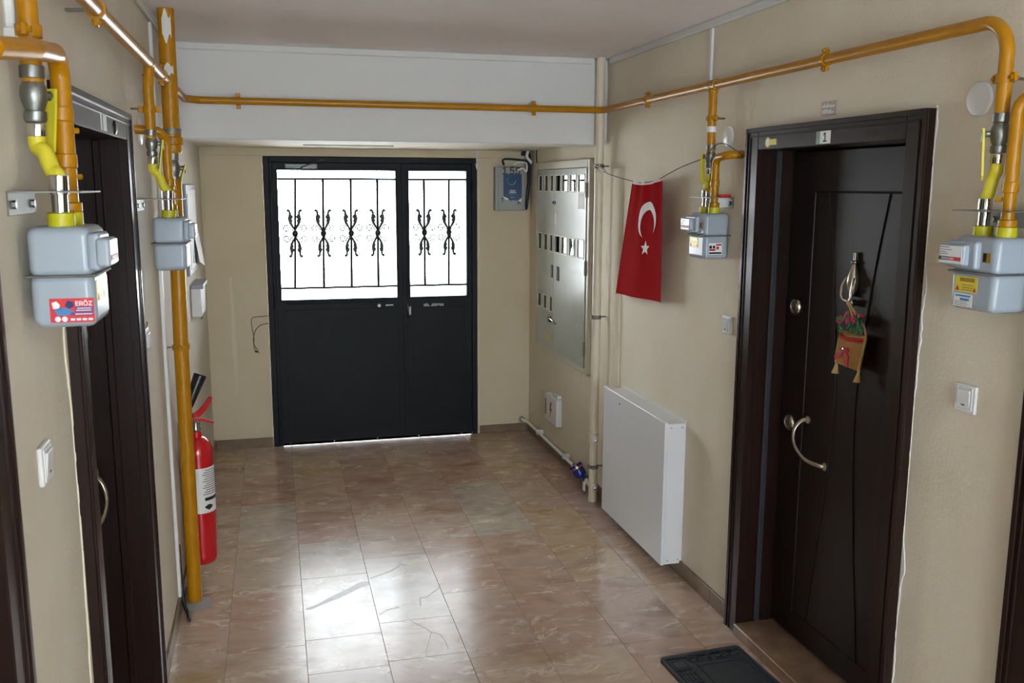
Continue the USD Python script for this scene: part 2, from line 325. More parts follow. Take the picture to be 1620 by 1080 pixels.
# skirting, in lengths
def skirting(name, x0, x1, runs, label):
    s = None
    for (a, b) in runs:
        y = b
        while y > a + 0.02:
            y2 = max(a, y - 0.62); m = bx(x0, x1, y2 + 0.0006, y - 0.0006, 0, 0.075, 0.002)
            if s is None: s = struct(name, m, 'skirting_marble', label, 'baseboard', smooth=False)
            else: obj('skirting_piece', m, 'skirting_marble', s, smooth=False)
            y = y2
skirting('baseboard_left', XL, XL + 0.012, [(3.28, YE), (1.66, 2.24), (YR, 0.59)], 'brown marble skirting along the left wall')
skirting('baseboard_right', XR - 0.012, XR, [(3.365, YE), (1.88, 2.30), (YR, 0.81)], 'brown marble skirting along the right wall under the white cabinet')
s = struct('baseboard_back', bx(XL + 0.012, -0.062, YE - 0.013, YE, 0, 0.07, 0.002), 'skirting_marble', 'brown marble skirting on both sides of the entrance door', 'baseboard', smooth=False)
obj('skirting_piece', bx(1.47, XR - 0.012, YE - 0.013, YE, 0, 0.06, 0.002), 'skirting_marble', s, smooth=False)

# cable trunking along the ceiling (cover strip on a base, with joints)
def trunk(name, a, b, label, sx=0, sy=0):
    a, b = np.array(a), np.array(b); t = None; n = max(1, round(np.linalg.norm(b - a) / 2.0))
    for k in range(n):
        p, q = a + (b - a) * k / n, a + (b - a) * (k + 1) / n - (b - a) / np.linalg.norm(b - a) * 0.002
        lo, hi = np.minimum(p, q), np.maximum(p, q)
        m = bx(lo[0], hi[0] + (sx if hi[0] - lo[0] < 1e-6 else 0), lo[1], hi[1] + (sy if hi[1] - lo[1] < 1e-6 else 0), ZC - 0.034, ZC, 0.004)
        if t is None: t = struct(name, m, 'white_paint', label, 'trim', smooth=False)
        else: obj('cover_length', m, 'white_paint', t, smooth=False)
trunk('trim_2', (XL, YB - 0.018, 0), (XR - 0.09, YB - 0.018, 0), 'white cable trunking along the top of the white beam', sy=0.018)
trunk('trim_3', (XR - 0.02, YR, 0), (XR - 0.02, YB - 0.06, 0), 'white cable trunking where the right wall meets the ceiling', sx=0.02)
trunk('trim_4', (XL, YR, 0), (XL, YB - 0.02, 0), 'white cable trunking where the left wall meets the ceiling', sx=0.018)

# stair window behind the viewer
wn = thing('window_1', 'white framed stair window behind the viewer', 'window', (0.70, YR, 1.40), 'S', kind='structure')
W2, H2 = 0.98, 1.0
obj('window_frame', cat(bx(-W2, W2, -H2, -H2 + 0.05, -0.12, -0.06, 0.004), bx(-W2, W2, H2 - 0.05, H2, -0.12, -0.06, 0.004), bx(-W2, -W2 + 0.05, -H2, H2, -0.12, -0.06, 0.004), bx(W2 - 0.05, W2, -H2, H2, -0.12, -0.06, 0.004), bx(-0.03, 0.03, -H2, H2, -0.12, -0.06, 0.004)), 'white_plastic', wn)
for k in (-1, 1): obj('window_pane', bx(min(k * 0.03, k * (W2 - 0.05)), max(k * 0.03, k * (W2 - 0.05)), -H2 + 0.05, H2 - 0.05, -0.094, -0.090), 'door_glass', wn)
obj('window_sill', bx(-W2 - 0.03, W2 + 0.03, -H2 - 0.03, -H2, -0.12, 0.05, 0.004), 'threshold_marble', wn)

wn = thing('window_2', 'white framed window added in the left wall behind the viewer to brighten the right wall', 'window', (XL, -1.25, 1.55), 'L', kind='structure')  # unseen window, added so more light reaches the right wall
W2, H2 = 0.95, 0.70
obj('window_frame', cat(bx(-W2, W2, -H2, -H2 + 0.05, -0.12, -0.06, 0.004), bx(-W2, W2, H2 - 0.05, H2, -0.12, -0.06, 0.004), bx(-W2, -W2 + 0.05, -H2, H2, -0.12, -0.06, 0.004), bx(W2 - 0.05, W2, -H2, H2, -0.12, -0.06, 0.004), bx(-0.03, 0.03, -H2, H2, -0.12, -0.06, 0.004)), 'white_plastic', wn)
for k in (-1, 1): obj('window_pane', bx(min(k * 0.03, k * (W2 - 0.05)), max(k * 0.03, k * (W2 - 0.05)), -H2 + 0.05, H2 - 0.05, -0.094, -0.090), 'door_glass', wn)

# ------------------------------------------------------------------ the black entrance door (local u = x, v = z, w = towards the viewer)
d1 = thing('door_1', 'black metal double entrance door with grilled glass and daylight behind', 'door', (0, YE, 0), 'E', kind='structure')
def profile_frame(u0, u1, v0, v1, t, w0, w1, bottom=True):
    ms = [bx(u0, u0 + t, v0, v1, w0, w1, 0.003), bx(u1 - t, u1, v0, v1, w0, w1, 0.003), bx(u0 + t, u1 - t, v1 - t, v1, w0, w1, 0.003)]
    if bottom: ms.append(bx(u0 + t, u1 - t, v0, v0 + t, w0, w1, 0.003))
    return cat(*ms)
obj('door_frame', cat(bx(-0.059, -0.018, 0, 2.065, -0.06, 0.012, 0.003), bx(-0.018, 0.010, 0, 2.05, -0.08, -0.046, 0.002), bx(-0.018, 0.0035, 0, 2.03, -0.06, 0.003, 0.002), bx(1.4115, 1.451, 0.0, 2.065, -0.06, 0.012, 0.003), bx(-0.018, 1.413, 2.0235, 2.065, -0.06, 0.012, 0.003), bx(-0.018, 1.413, 2.010, 2.04, -0.08, -0.046, 0.002)), 'black_door_paint', d1)
def leaf(u0, u1, g0, g1, bars, name_label):
    v0, v1, gz0, gz1 = 0.016, 2.022, 1.063, 1.972
    lf = obj('door_leaf', man2tri(m3.Manifold.cube([u1 - u0, v1 - v0, 0.04]).translate([u0, v0, -0.045]) - m3.Manifold.cube([g1 - g0, gz1 - gz0, 1]).translate([g0, gz0, -0.5])), 'black_door_paint', d1, name_label, smooth=False)
    if u0 > 0.5: obj('meeting_strip', bx(u0 - 0.014, u0 + 0.012, v0, v1, -0.004, 0.004, 0.0015), 'black_door_paint', lf)
    obj('glazing_bead', cat(*[bx(a, b, c, d, -0.008, 0.004, 0.002) for a, b, c, d in ((g0 - 0.012, g0, gz0 - 0.012, gz1 + 0.012), (g1, g1 + 0.012, gz0 - 0.012, gz1 + 0.012), (g0, g1, gz0 - 0.012, gz0), (g0, g1, gz1, gz1 + 0.012))]), 'black_door_paint', lf)
    obj('lower_panel', cat(bx(u0 + 0.05, u1 - 0.05, 0.09, 0.99, -0.006, -0.002, 0.0015)), 'black_door_paint', lf)
    obj('glass_pane', bx(g0, g1, gz0, gz1, -0.040, -0.036), 'door_glass', lf)
    for z in (1.145, 1.912): obj('grille_rail', bx(g0, g1, z - 0.0065, z + 0.0065, -0.024, -0.016, 0.001), 'wrought_iron', lf)
    for i, (ut, ub) in enumerate(bars):
        P = [(ub, 1.145, -0.02), (ut, 1.912, -0.02)]
        obj('grille_bar', bar(P[0], P[1], 0.0078, 8), 'wrought_iron', lf)
        cu, cv = ut + (ub - ut) * 0.5, 1.532
        obj('grille_boss', lathe([(0.0, -0.021), (0.014, -0.018), (0.0205, -0.007), (0.0205, 0.007), (0.014, 0.018), (0.0, 0.022)], (cu, cv, -0.02), (0, 1, 0), 14), 'wrought_iron', lf)
        for sv in (1, -1):
            for su in (1, -1):
                r = random.Random(int(1000 * ut) + sv * 3 + su)
                j = r.uniform(-0.004, 0.004)
                # acanthus leaf: stem, belly with a toothed inner edge, curled tip
                L = [(0.004, 0.018), (0.013, 0.034), (0.026, 0.052), (0.037, 0.07), (0.043, 0.09), (0.045, 0.108), (0.041, 0.124), (0.037, 0.138), (0.040, 0.15), (0.047, 0.158), (0.052, 0.154), (0.054, 0.160),
                     (0.047, 0.167), (0.037, 0.162), (0.031, 0.148), (0.030, 0.134), (0.022, 0.125), (0.016, 0.114), (0.022, 0.108), (0.027, 0.103), (0.023, 0.092), (0.021, 0.084), (0.027, 0.08), (0.022, 0.066), (0.012, 0.046), (0.002, 0.028)]
                if sv < 0: L = [(a * 0.86, b) for a, b in L]
                pts = [(cu + su * (a + j), cv + sv * b) for a, b in L]
                obj('leaf_ornament', prism(Polygon(pts).buffer(0.0034), -0.0225, -0.0175), 'wrought_iron', lf)
                sp = [(cu + su * 0.006, cv + sv * 0.014, -0.02)]
                for k in range(26):
                    t = k / 25; a = math.pi * (0.95 - 2.05 * t * 1.15); rr = 0.027 * (1 - 0.62 * t)
                    sp.append((cu + su * (0.058 + rr * math.cos(a)), cv + sv * (0.034 + rr * math.sin(a)), -0.02))
                obj('scroll', tube(sp, 0.0032, 6), 'wrought_iron', lf)
    return lf
lf1 = leaf(0.004, 0.911, 0.036, 0.856, [(0.158, 0.131), (0.348, 0.333), (0.541, 0.530), (0.728, 0.722)], 'wider left leaf of the door with four grille bars')
lf2 = leaf(0.912, 1.411, 0.951, 1.373, [(1.064, 1.064), (1.249, 1.242)], 'narrow right leaf of the door with two grille bars')
obj('door_closer', cat(rbox(0.09, 0.31, 1.984, 2.014, -0.004, 0.03, 0.006), bar((0.11, 1.999, 0.02), (0.11, 1.999, 0.035), 0.007, 12), bar((0.29, 1.999, 0.02), (0.29, 1.999, 0.035), 0.007, 12)), 'grey_plastic', lf1, 'silver door closer body')
obj('closer_arm', cat(bx(0.19, 0.21, 1.974, 1.988, 0.006, 0.03, 0.002), bar((0.2, 1.99, 0.03), (0.34, 2.043, 0.02), 0.005, 10), bx(0.33, 0.37, 2.035, 2.05, 0.0, 0.026, 0.002)), 'wrought_iron', lf1)
obj('drip_ledge', prism([(0.066, 1.036), (0.778, 1.036), (0.778, 1.024), (0.066, 1.024)], -0.004, 0.022), 'black_door_paint', lf1)
obj('lock_cylinder', cat(lathe([(0.0, 0), (0.013, 0), (0.013, 0.006), (0.0115, 0.008), (0.006, 0.008), (0.006, 0.0055), (0.0, 0.0055)], (0.722, 1.007, -0.005), (0, 0, 1), 20)), 'zinc', lf1)
obj('latch_slot', bx(0.77, 0.825, 1.004, 1.011, -0.006, -0.002), 'zinc', lf1)
obj('red_sticker', bx(0.797, 0.822, 0.953, 0.976, -0.0052, -0.0035), 'ink_red', lf1)
obj('pull_latch', cat(tube(fillet([(0.927, 1.008, -0.005), (0.927, 1.008, 0.012), (0.934, 0.965, 0.022), (0.938, 0.925, 0.012), (0.938, 0.92, -0.005)], 0.01), 0.0045, 8), bx(0.94, 0.955, 0.93, 0.995, -0.006, 0.004, 0.002)), 'zinc', lf2)
tear = Polygon([(1.047, 0.972), (1.05, 1.008), (1.078, 1.014), (1.09, 0.998), (1.102, 0.99), (1.112, 1.011), (1.2, 1.008), (1.197, 0.975), (1.188, 0.995), (1.178, 0.986), (1.16, 0.998), (1.135, 0.984), (1.118, 0.975), (1.108, 0.97), (1.09, 0.975)])
obj('torn_sticker', prism(tear, -0.0052, -0.0042), 'grey_plastic', lf2)
for z in (0.25, 1.05, 1.85):
    obj('hinge', bar((-0.016, z - 0.05, 0.012), (-0.016, z + 0.05, 0.012), 0.008, 12), 'black_door_paint', d1)
for z in (0.25, 1.85):
    obj('hinge', bar((1.412, z - 0.05, 0.012), (1.412, z + 0.05, 0.012), 0.008, 12), 'black_door_paint', d1)
def ragged(u0, u1, v0, v1, seed, n=40, amp=0.6):
    r = random.Random(seed); L = [(u0 + (u1 - u0) * (0.5 - 0.5 * amp * r.random()) - (u1 - u0) * 0.0, v0 + (v1 - v0) * k / n) for k in range(n + 1)]
    Rr = [(u1 - (u1 - u0) * amp * 0.5 * r.random(), v0 + (v1 - v0) * k / n) for k in range(n + 1)]
    return Polygon(L + Rr[::-1]).buffer(0)
obj('plaster_edge', prism(ragged(1.445, 1.475, 0.08, 2.03, 3), -0.002, 0.004), 'patch_plaster', d1, 'ragged pale plaster edge right of the door')

# ------------------------------------------------------------------ flat doors (u to the viewer's right along the wall, v up, w out of the wall)
def flat_door(name, side, ya, yb, label, detail, label_leaf=None):
    """ya < yb: outer edges of the casing. Local origin at the middle of the doorway on the wall face."""
    yc, wd = (ya + yb) / 2, yb - ya
    xw = XR if side == 'R' else XL
    t = thing(name, label, 'door', (xw, yc, 0), side, kind='structure')
    h, top, cw = wd / 2, 2.092, 0.092
    pr = 0.03
    for s in (-1, 1):
        a, b = sorted((s * h, s * (h - cw)))
        obj('casing_board', cat(bx(a, b, 0.0, top, 0.0, pr, 0.003), bx(min(s * h, s * (h - 0.018)), max(s * h, s * (h - 0.018)), 0.0, top, pr - 0.002, pr + 0.006, 0.002), bx(min(s * (h - 0.03), s * (h - 0.036)), max(s * (h - 0.03), s * (h - 0.036)), 0.0, top - 0.03, pr - 0.002, pr + 0.004, 0.0015)), 'casing_wood', t)
    obj('casing_head', cat(bx(-h + cw, h - cw, top - 0.085, top, 0.0, pr, 0.003), bx(-h + 0.018, h - 0.018, top - 0.018, top, pr - 0.002, pr + 0.006, 0.002), bx(-h + 0.036, h - 0.036, top - 0.036, top - 0.03, pr - 0.002, pr + 0.004, 0.0015)), 'casing_wood', t)
    ih, iz = h - cw, top - 0.085
    for s in (-1, 1):
        a, b = sorted((s * ih, s * (ih + 0.03)))
        j = obj('jamb', bx(a, b, 0.045, iz + 0.03, -0.165, 0.002), 'casing_wood', t)
        a, b = sorted((s * ih, s * (ih - 0.012)))
        obj('stop_strip', bx(a, b, 0.05, iz, -0.075, -0.050, 0.004), 'gasket' if side == 'R' else 'casing_wood', j)
    obj('jamb_head', bx(-ih, ih, iz, iz + 0.03, -0.165, 0.002), 'casing_wood', t)
    lf = obj('door_leaf', bx(-ih + 0.003, ih - 0.003, 0.058, iz - 0.004, -0.175, -0.130, 0.004), 'dark_wood', t)
    fw = -0.130
    # raised beads: a rectangle, and the two curves of an hourglass
    def bead(pts): return tube([(a, b, fw) for a, b in pts], 0.004, 8)
    a0, a1, b0, b1 = -0.27, 0.25, 0.16, 1.85
    obj('panel_bead', cat(bead([(a0, b0), (a0, b1)]), bead([(a1, b0), (a1, b1)]), bead([(a0, b1), (a1, b1)]), bead([(a0, b0), (a1, b0)])), 'dark_wood', lf)
    cu = -0.005
    for s in (-1, 1):
        obj('curved_bead', bead(spline([(cu + s * 0.175, b1), (cu + s * 0.115, 1.55), (cu + s * 0.065, 1.15), (cu + s * 0.085, 0.75), (cu + s * 0.165, b0)], 10)), 'dark_wood', lf)
    sg = -1 if side == 'R' else 1                                     # locks on the edge farther from the viewer
    def far(pts): return [(p[0] * -sg, p[1], p[2]) for p in pts]
    for z in (1.401, 0.932):
        obj('lock_rosette', lathe([(0.033, 0), (0.034, 0.004), (0.030, 0.011), (0.022, 0.013), (0.02, 0.009), (0.012, 0.009), (0.011, 0.016), (0.004, 0.017), (0.0, 0.017)], (sg * (ih - 0.075), z, fw), (0, 0, 1), 28), 'satin_nickel', lf)
    hp = spline(far([(-0.232, 0.974, fw), (-0.246, 0.965, fw + 0.022), (-0.253, 0.928, fw + 0.045), (-0.228, 0.878, fw + 0.055), (-0.172, 0.837, fw + 0.045), (-0.118, 0.826, fw + 0.022), (-0.102, 0.823, fw)]), 6)
    rad = 0.0075 + 0.004 * np.abs(np.linspace(-1, 1, len(hp))) ** 2
    obj('pull_handle', cat(tube(hp, rad, 12), lathe([(0.017, 0), (0.016, 0.006), (0.009, 0.012)], (sg * 0.232, 0.974, fw), (0, 0, 1), 18), lathe([(0.017, 0), (0.016, 0.006), (0.009, 0.012)], (sg * 0.102, 0.823, fw), (0, 0, 1), 18)), 'satin_nickel', lf, 'curved metal pull handle')
    if detail:
        pl = obj('number_plate', bx(-0.034, 0.048, top - 0.079, top - 0.035, pr, pr + 0.002), 'label_white', t, 'small door number plate')
        obj('plate_band', bx(-0.034, -0.012, top - 0.079, top - 0.035, pr + 0.002, pr + 0.0026), 'plate_green', pl)
        if detail == 'R':
            obj('plate_numeral', place(text('1', 0.03, bold=True), (0.018, top - 0.057, pr + 0.002), (1, 0, 0), (0, 1, 0), (0, 0, 1)), 'ink_black', pl)
            ring = Polygon([(math.cos(k * 0.2618) * 0.019, math.sin(k * 0.2618) * 0.019) for k in range(24)])
            key = ring.union(sbox(0.01, -0.011, 0.062, 0.011))
            kl = obj('key_sticker', place(prism(key, 0, 0.0012), (-0.36, top - 0.058, pr), (1, 0, 0), (0, 1, 0), (0, 0, 1)), 'sticker_yellow', t, 'yellow key-shaped sticker')
            obj('key_disc', place(prism(Polygon([(math.cos(k * 0.2618) * 0.012, math.sin(k * 0.2618) * 0.013) for k in range(24)]), 0.0012, 0.0016), (-0.36, top - 0.058, pr), (1, 0, 0), (0, 1, 0), (0, 0, 1)), 'label_white', kl)
            obj('maker_lettering', place(text('Çelik', 0.02), (0.275, top - 0.06, pr), (1, 0, 0), (0, 1, 0), (0, 0, 1)), 'gasket', t)
        else:
            obj('spy_hole', lathe([(0.02, 0), (0.02, 0.003), (0.014, 0.006), (0, 0.006)], (0.19, top - 0.06, pr), (0, 0, 1), 20), 'black_plastic', t)
    return t
TH = {}
for (side, ya, yb, nm, lb, dt) in (('R', *DOORS_R[0], 'door_2', 'dark brown apartment door with number 1 plate and door knocker', 'R'), ('L', *DOORS_L[0], 'door_3', 'dark brown apartment door in the left wall beside the large grey gas meter', 'L'),
                               ('L', *DOORS_L[1], 'door_4', 'dark brown door at the left edge, nearest the viewer', None), ('R', *DOORS_R[1], 'door_5', 'dark brown door at the right edge, nearest the viewer', None)):
    TH[nm] = flat_door(nm, side, ya, yb, lb, dt)
    s = 1 if side == 'R' else -1; xw = XR if side == 'R' else XL
    names = {'door_2': 'brown marble step under the door with the knocker', 'door_3': 'brown marble step under the left door beside the gas meter', 'door_4': 'marble step under the left door nearest the viewer', 'door_5': 'marble step under the right door nearest the viewer'}
    single('door_step', bx(xw - s * 0.043, xw + s * 0.20, ya + 0.094, yb - 0.094, 0.0, 0.05, 0.004), 'threshold_marble', names[nm], 'step', part='slab')
# door knocker (a part of door 2's leaf would do; it is screwed on)
w0 = -0.130
kn = obj('knocker', cat(lathe([(0.0, -0.062), (0.008, -0.06), (0.017, -0.045), (0.024, -0.01), (0.022, 0.012), (0.012, 0.04), (0.007, 0.055), (0.013, 0.06), (0.013, 0.064), (0.006, 0.068), (0.006, 0.095), (0.0, 0.098)], (0.011, 1.545, w0 + 0.008), (0, 1, 0), 20)), 'satin_nickel', TH['door_2'], 'ornate metal door knocker', smooth=40)
obj('knocker_ring', tube(spline([(-0.008, 1.553, w0 + 0.022), (-0.022, 1.52, w0 + 0.03), (-0.02, 1.485, w0 + 0.032), (0.0, 1.472, w0 + 0.032), (0.03, 1.476, w0 + 0.032), (0.034, 1.5, w0 + 0.032), (0.036, 1.525, w0 + 0.03), (0.03, 1.553, w0 + 0.022)], 6), 0.005, 10), 'satin_nickel', kn)
obj('knocker_strike', lathe([(0.012, 0), (0.011, 0.01), (0.015, 0.018), (0.009, 0.026), (0, 0.027)], (0.012, 1.463, w0), (0, 0, 1), 16), 'satin_nickel', kn)
# ragged plaster and sealant along the casings
hh = (DOORS_R[0][1] - DOORS_R[0][0]) / 2
def ragged_edge(c, w, v0, v1, seed, n=120):
    r = random.Random(seed); a, b, L, Q = 0.5, 0.5, [], []
    for k in range(n + 1):
        a = min(1, max(0.0, a + r.uniform(-0.22, 0.22))); v = v0 + (v1 - v0) * k / n
        L.append((c, v)); Q.append((c + w * (0.15 + 0.85 * a * a), v))
    return Polygon(L + Q[::-1]).buffer(0)
obj('sealant_line', prism(ragged_edge(hh - 0.004, 0.022, 0.0, 2.1, 5), 0.0, 0.004), 'white_sealant', TH['door_2'], 'ragged white sealant line')
obj('sealant_line', prism(Polygon([(y, x) for x, y in ragged_edge(2.088, 0.018, -hh, hh + 0.012, 9).exterior.coords]).buffer(0), 0.0, 0.004), 'white_sealant', TH['door_2'], 'ragged white sealant line')
hl = (DOORS_L[0][1] - DOORS_L[0][0]) / 2
obj('plaster_line', prism(ragged_edge(-hl + 0.004, -0.024, 0.0, 2.1, 6), 0.0, 0.004), 'patch_plaster', TH['door_3'], 'ragged pale plaster line')

# ------------------------------------------------------------------ gas pipes (world coordinates)
def clamp(parent, c, axis, r, lug=(0, 0, 1), material='gas_yellow', wall=None):
    """A two-part pipe clamp at c: ring, two lugs with a bolt along lug, and a stud to the wall."""
    t, a, b = frame_of((0, 0, 0), axis); c = np.array(c, float); lug = np.array(lug, float)
    ring = lathe([(r + 0.0005, -0.011), (r + 0.0045, -0.011), (r + 0.0045, 0.011), (r + 0.0005, 0.011)], c, axis, 22)
    ms = [ring]
    q = np.cross(t, lug)
    for s in (-1, 1):
        o = c + lug * s * (r + 0.011); V = bx(-0.011, 0.011, -0.009, 0.009, -0.005, 0.005, 0.0015); ms.append(place(V, o, t, lug, q))
        ms.append(hexnut(o + q * -0.012, q, 0.006, 0.024))
    m = obj('pipe_clamp', cat(*ms), material, parent)
    if wall is not None: obj('clamp_stud', bar(c, wall, 0.004, 8), 'zinc', m)
    return m
RP = 0.018
ZP = 2.285
run = thing('gas_pipe', 'thin yellow gas pipe running along the left wall, the white beam and the right wall', 'gas pipe', (0.7, 4.9, ZP))
xl, xr, yb = -0.40, 1.80, 4.945
obj('pipe_length', tube(fillet([(-0.43, 1.955, 2.02), (-0.43, 1.955, ZP + 0.004), (xl, 2.25, ZP + 0.004), (xl, 4.06, ZP + 0.004)], 0.06), [0.0205] * 0 or RP + 0.001), 'gas_yellow', run)
obj('pipe_length', tube(fillet([(xl, 4.17, ZP + 0.002), (xl, yb - 0.06, ZP), (xl + 0.06, yb, ZP), (xr - 0.03, yb, ZP)], 0.03), RP), 'gas_yellow', run)
obj('pipe_length', tube(fillet([(xr - 0.03, yb, ZP), (xr, yb - 0.015, ZP), (xr, 2.0, ZP), (xr, 2.0, 2.05)], 0.085, 14), RP), 'gas_yellow', run)
obj('paint_ring', lathe([(RP + 0.0006, -0.006), (RP + 0.001, 0), (RP + 0.0006, 0.006)], (xr - 0.022, yb, ZP), (1, 0, 0)), 'white_sealant', run, 'bare white weld ring at the corner')
obj('paint_ring', lathe([(RP + 0.0006, -0.007), (RP + 0.0012, 0), (RP + 0.0006, 0.007)], (xr, 3.645, ZP), (0, 1, 0)), 'white_sealant', run, 'bare white weld ring beside the tee')
obj('tee', cat(lathe([(RP, -0.035), (RP + 0.004, -0.033), (RP + 0.004, 0.033), (RP, 0.035)], (xr, 3.61, ZP), (0, 1, 0)), bar((xr, 3.61, ZP), (xr, 3.61, ZP - 0.032), RP + 0.003)), 'gas_yellow', run)
obj('drop_pipe', bar((xr, 3.61, ZP), (xr, 3.61, 2.0), RP), 'gas_yellow', run)
obj('tape_band', lathe([(RP, -0.012), (RP + 0.001, -0.012), (RP + 0.001, 0.012), (RP, 0.012)], (xr, 3.61, 2.105), (0, 0, 1)), 'label_white', run, 'white tape around the drop pipe')
obj('tee', cat(lathe([(RP, -0.03), (RP + 0.003, -0.028), (RP + 0.003, 0.028), (RP, 0.03)], (xl, 3.535, ZP + 0.004), (0, 1, 0))), 'gas_yellow', run)
obj('drop_pipe', tube(fillet([(xl, 3.535, ZP), (xl - 0.008, 3.53, 2.2), (xl - 0.008, 3.53, 2.02)], 0.05), RP), 'gas_yellow', run)
for y in (4.31, 2.80): clamp(run, (xr, y, ZP), (0, 1, 0), RP, (0, 0, 1), wall=(XR, y, ZP))
for x in (-0.148, 1.40): clamp(run, (x, yb, ZP), (1, 0, 0), RP, (0, 0, 1), wall=(x, YB, ZP))
clamp(run, (xl, 2.52, ZP + 0.004), (0, 1, 0), RP + 0.002, (0, 0, 1), wall=(XL, 2.52, ZP)); clamp(run, (xl, 3.9, ZP + 0.004), (0, 1, 0), RP + 0.001, (0, 0, 1), wall=(XL, 3.9, ZP))
clamp(run, (xr, 2.0, 2.14), (0, 0, 1), RP, (0, 1, 0), wall=(XR, 2.0, 2.14)); clamp(run, (xr, 3.61, 2.15), (0, 0, 1), RP, (0, 1, 0), wall=(XR, 3.61, 2.15))
clamp(run, (xl - 0.008, 3.53, 2.13), (0, 0, 1), RP, (1, 0, 0), 'gas_yellow', wall=(XL, 3.53, 2.13)); clamp(run, (-0.43, 1.955, 2.15), (0, 0, 1), RP + 0.001, (0, 1, 0), wall=(XL, 1.955, 2.15))
def valve(parent, c, r, lever, flip=1, tilt=0.0, label=None):
    """A ball valve, axis upright, its centre at c; lever: horizontal unit vector from the body to the lever; flip: the lever points down (1)."""
    c = np.array(c, float); lv = np.array(lever, float); k = r / 0.018
    v = obj('ball_valve', cat(lathe([(0.019 * k, -0.055 * k), (0.022 * k, -0.05 * k), (0.022 * k, -0.034 * k), (0.018 * k, -0.032 * k), (0.024 * k, -0.014 * k), (0.026 * k, 0), (0.024 * k, 0.014 * k), (0.018 * k, 0.03 * k), (0.024 * k, 0.032 * k), (0.024 * k, 0.056 * k), (0.019 * k, 0.058 * k)], c, (0, 0, 1), 20), bar(c, c + lv * 0.036 * k, 0.009 * k, 12), hexnut(c + lv * 0.034 * k, lv, 0.011 * k, 0.01)), 'zinc', parent)
    e = c + lv * 0.041 * k; sd = np.cross(lv, [0, 0, 1.0])
    lvm = place(prism(Polygon([(-0.011, 0.012), (0.011, 0.012), (0.012, -0.03), (0.011, -0.105), (0.0, -0.115), (-0.011, -0.105), (-0.012, -0.03)]).buffer(0.002), -0.002, 0.0035), e, sd, np.array([0, 0, flip * 1.0]) + lv * -0.0 + lv * tilt * -1, lv)
    l = obj('valve_lever', lvm, 'hose_yellow', v, 'yellow valve lever')
    obj('lever_plate', place(prism(Polygon([(-0.009, 0.014), (0.009, 0.014), (0.009, -0.02), (-0.009, -0.02)]), 0.0035, 0.006), e, sd, (0, 0, 1), lv), 'zinc', v)
    return v
valve(run, (xr, 2.0, 2.003), 0.0162, (-0.8, 0.6, 0.0), tilt=-0.05); valve(run, (xr, 3.61, 1.993), 0.0153, (-0.6, 0.8, 0)); valve(run, (xl - 0.008, 3.53, 2.012), 0.0148, (0.96, 0.28, 0), tilt=-0.15); valve(run, (-0.43, 1.955, 2.035), 0.0168, (0.6, 0.8, 0), tilt=-0.12)

ris = thing('gas_riser', 'thick yellow gas riser from floor to ceiling in front of the left wall', 'gas pipe', (-0.398, 4.115, 0))
rx, ry = -0.398, 4.115
obj('riser_pipe', tube([(rx - 0.010, ry, 0), (rx - 0.008, ry, 1.2), (rx + 0.002, ry, 1.89)], 0.0305, 24), 'gas_yellow', ris)
obj('riser_pipe', tube([(rx + 0.004, ry, 2.05), (rx + 0.006, ry, ZC)], 0.033, 24), 'gas_yellow', ris)
obj('union', lathe([(0.034, -0.075), (0.036, -0.072), (0.036, -0.045), (0.044, -0.042), (0.045, -0.016), (0.038, -0.012), (0.038, 0.02), (0.034, 0.022)], (rx + 0.004, ry, 2.075), (0, 0, 1), 24), 'gas_yellow', ris)
obj('union_ring', lathe([(0.039, -0.010), (0.0395, -0.009), (0.0395, 0.01), (0.039, 0.011)], (rx + 0.004, ry, 2.085), (0, 0, 1), 24), 'dull_zinc', ris)
obj('riser_neck', bar((rx + 0.003, ry, 1.98), (rx + 0.004, ry, 2.02), 0.024), 'gas_yellow', ris)
valve(ris, (rx + 0.003, ry, 1.937), 0.0185, (0.95, 0.3, 0), tilt=-0.35)
clamp(ris, (rx - 0.008, ry, 1.18), (0, 0, 1), 0.031, (0, 1, 0), wall=(XL, ry, 1.18))
for z, s in ((2.50, 0.05), (2.33, 0.02)):
    a = np.linspace(-2.0, -0.9, 10); P = []
    obj('bare_patch', trimesh.Trimesh(*[np.array(q) for q in ((lambda A, Z: ([(rx + 0.006 + 0.0336 * math.cos(t), ry + 0.0336 * math.sin(t), z + zz * (1 + 0.4 * math.sin(7 * t))) for t in A for zz in Z], [(i * 2, i * 2 + 2, i * 2 + 1) for i in range(len(A) - 1)] + [(i * 2 + 1, i * 2 + 2, i * 2 + 3) for i in range(len(A) - 1)]))(a, (-s, s)))], process=False), 'white_sealant', ris, 'patch where the paint has come off')
single('pipe_collar', lathe([(0.0, 0), (0.075, 0), (0.066, 0.008), (0.045, 0.016), (0.0335, 0.02), (0.032, 0.02), (0.0, 0.019)], (rx - 0.010, ry, 0), (0, 0, 1), 28), 'collar_plaster', 'grey cement collar at the foot of the thick yellow riser', 'collar', part='cement_ring', o=(rx, ry, 0))

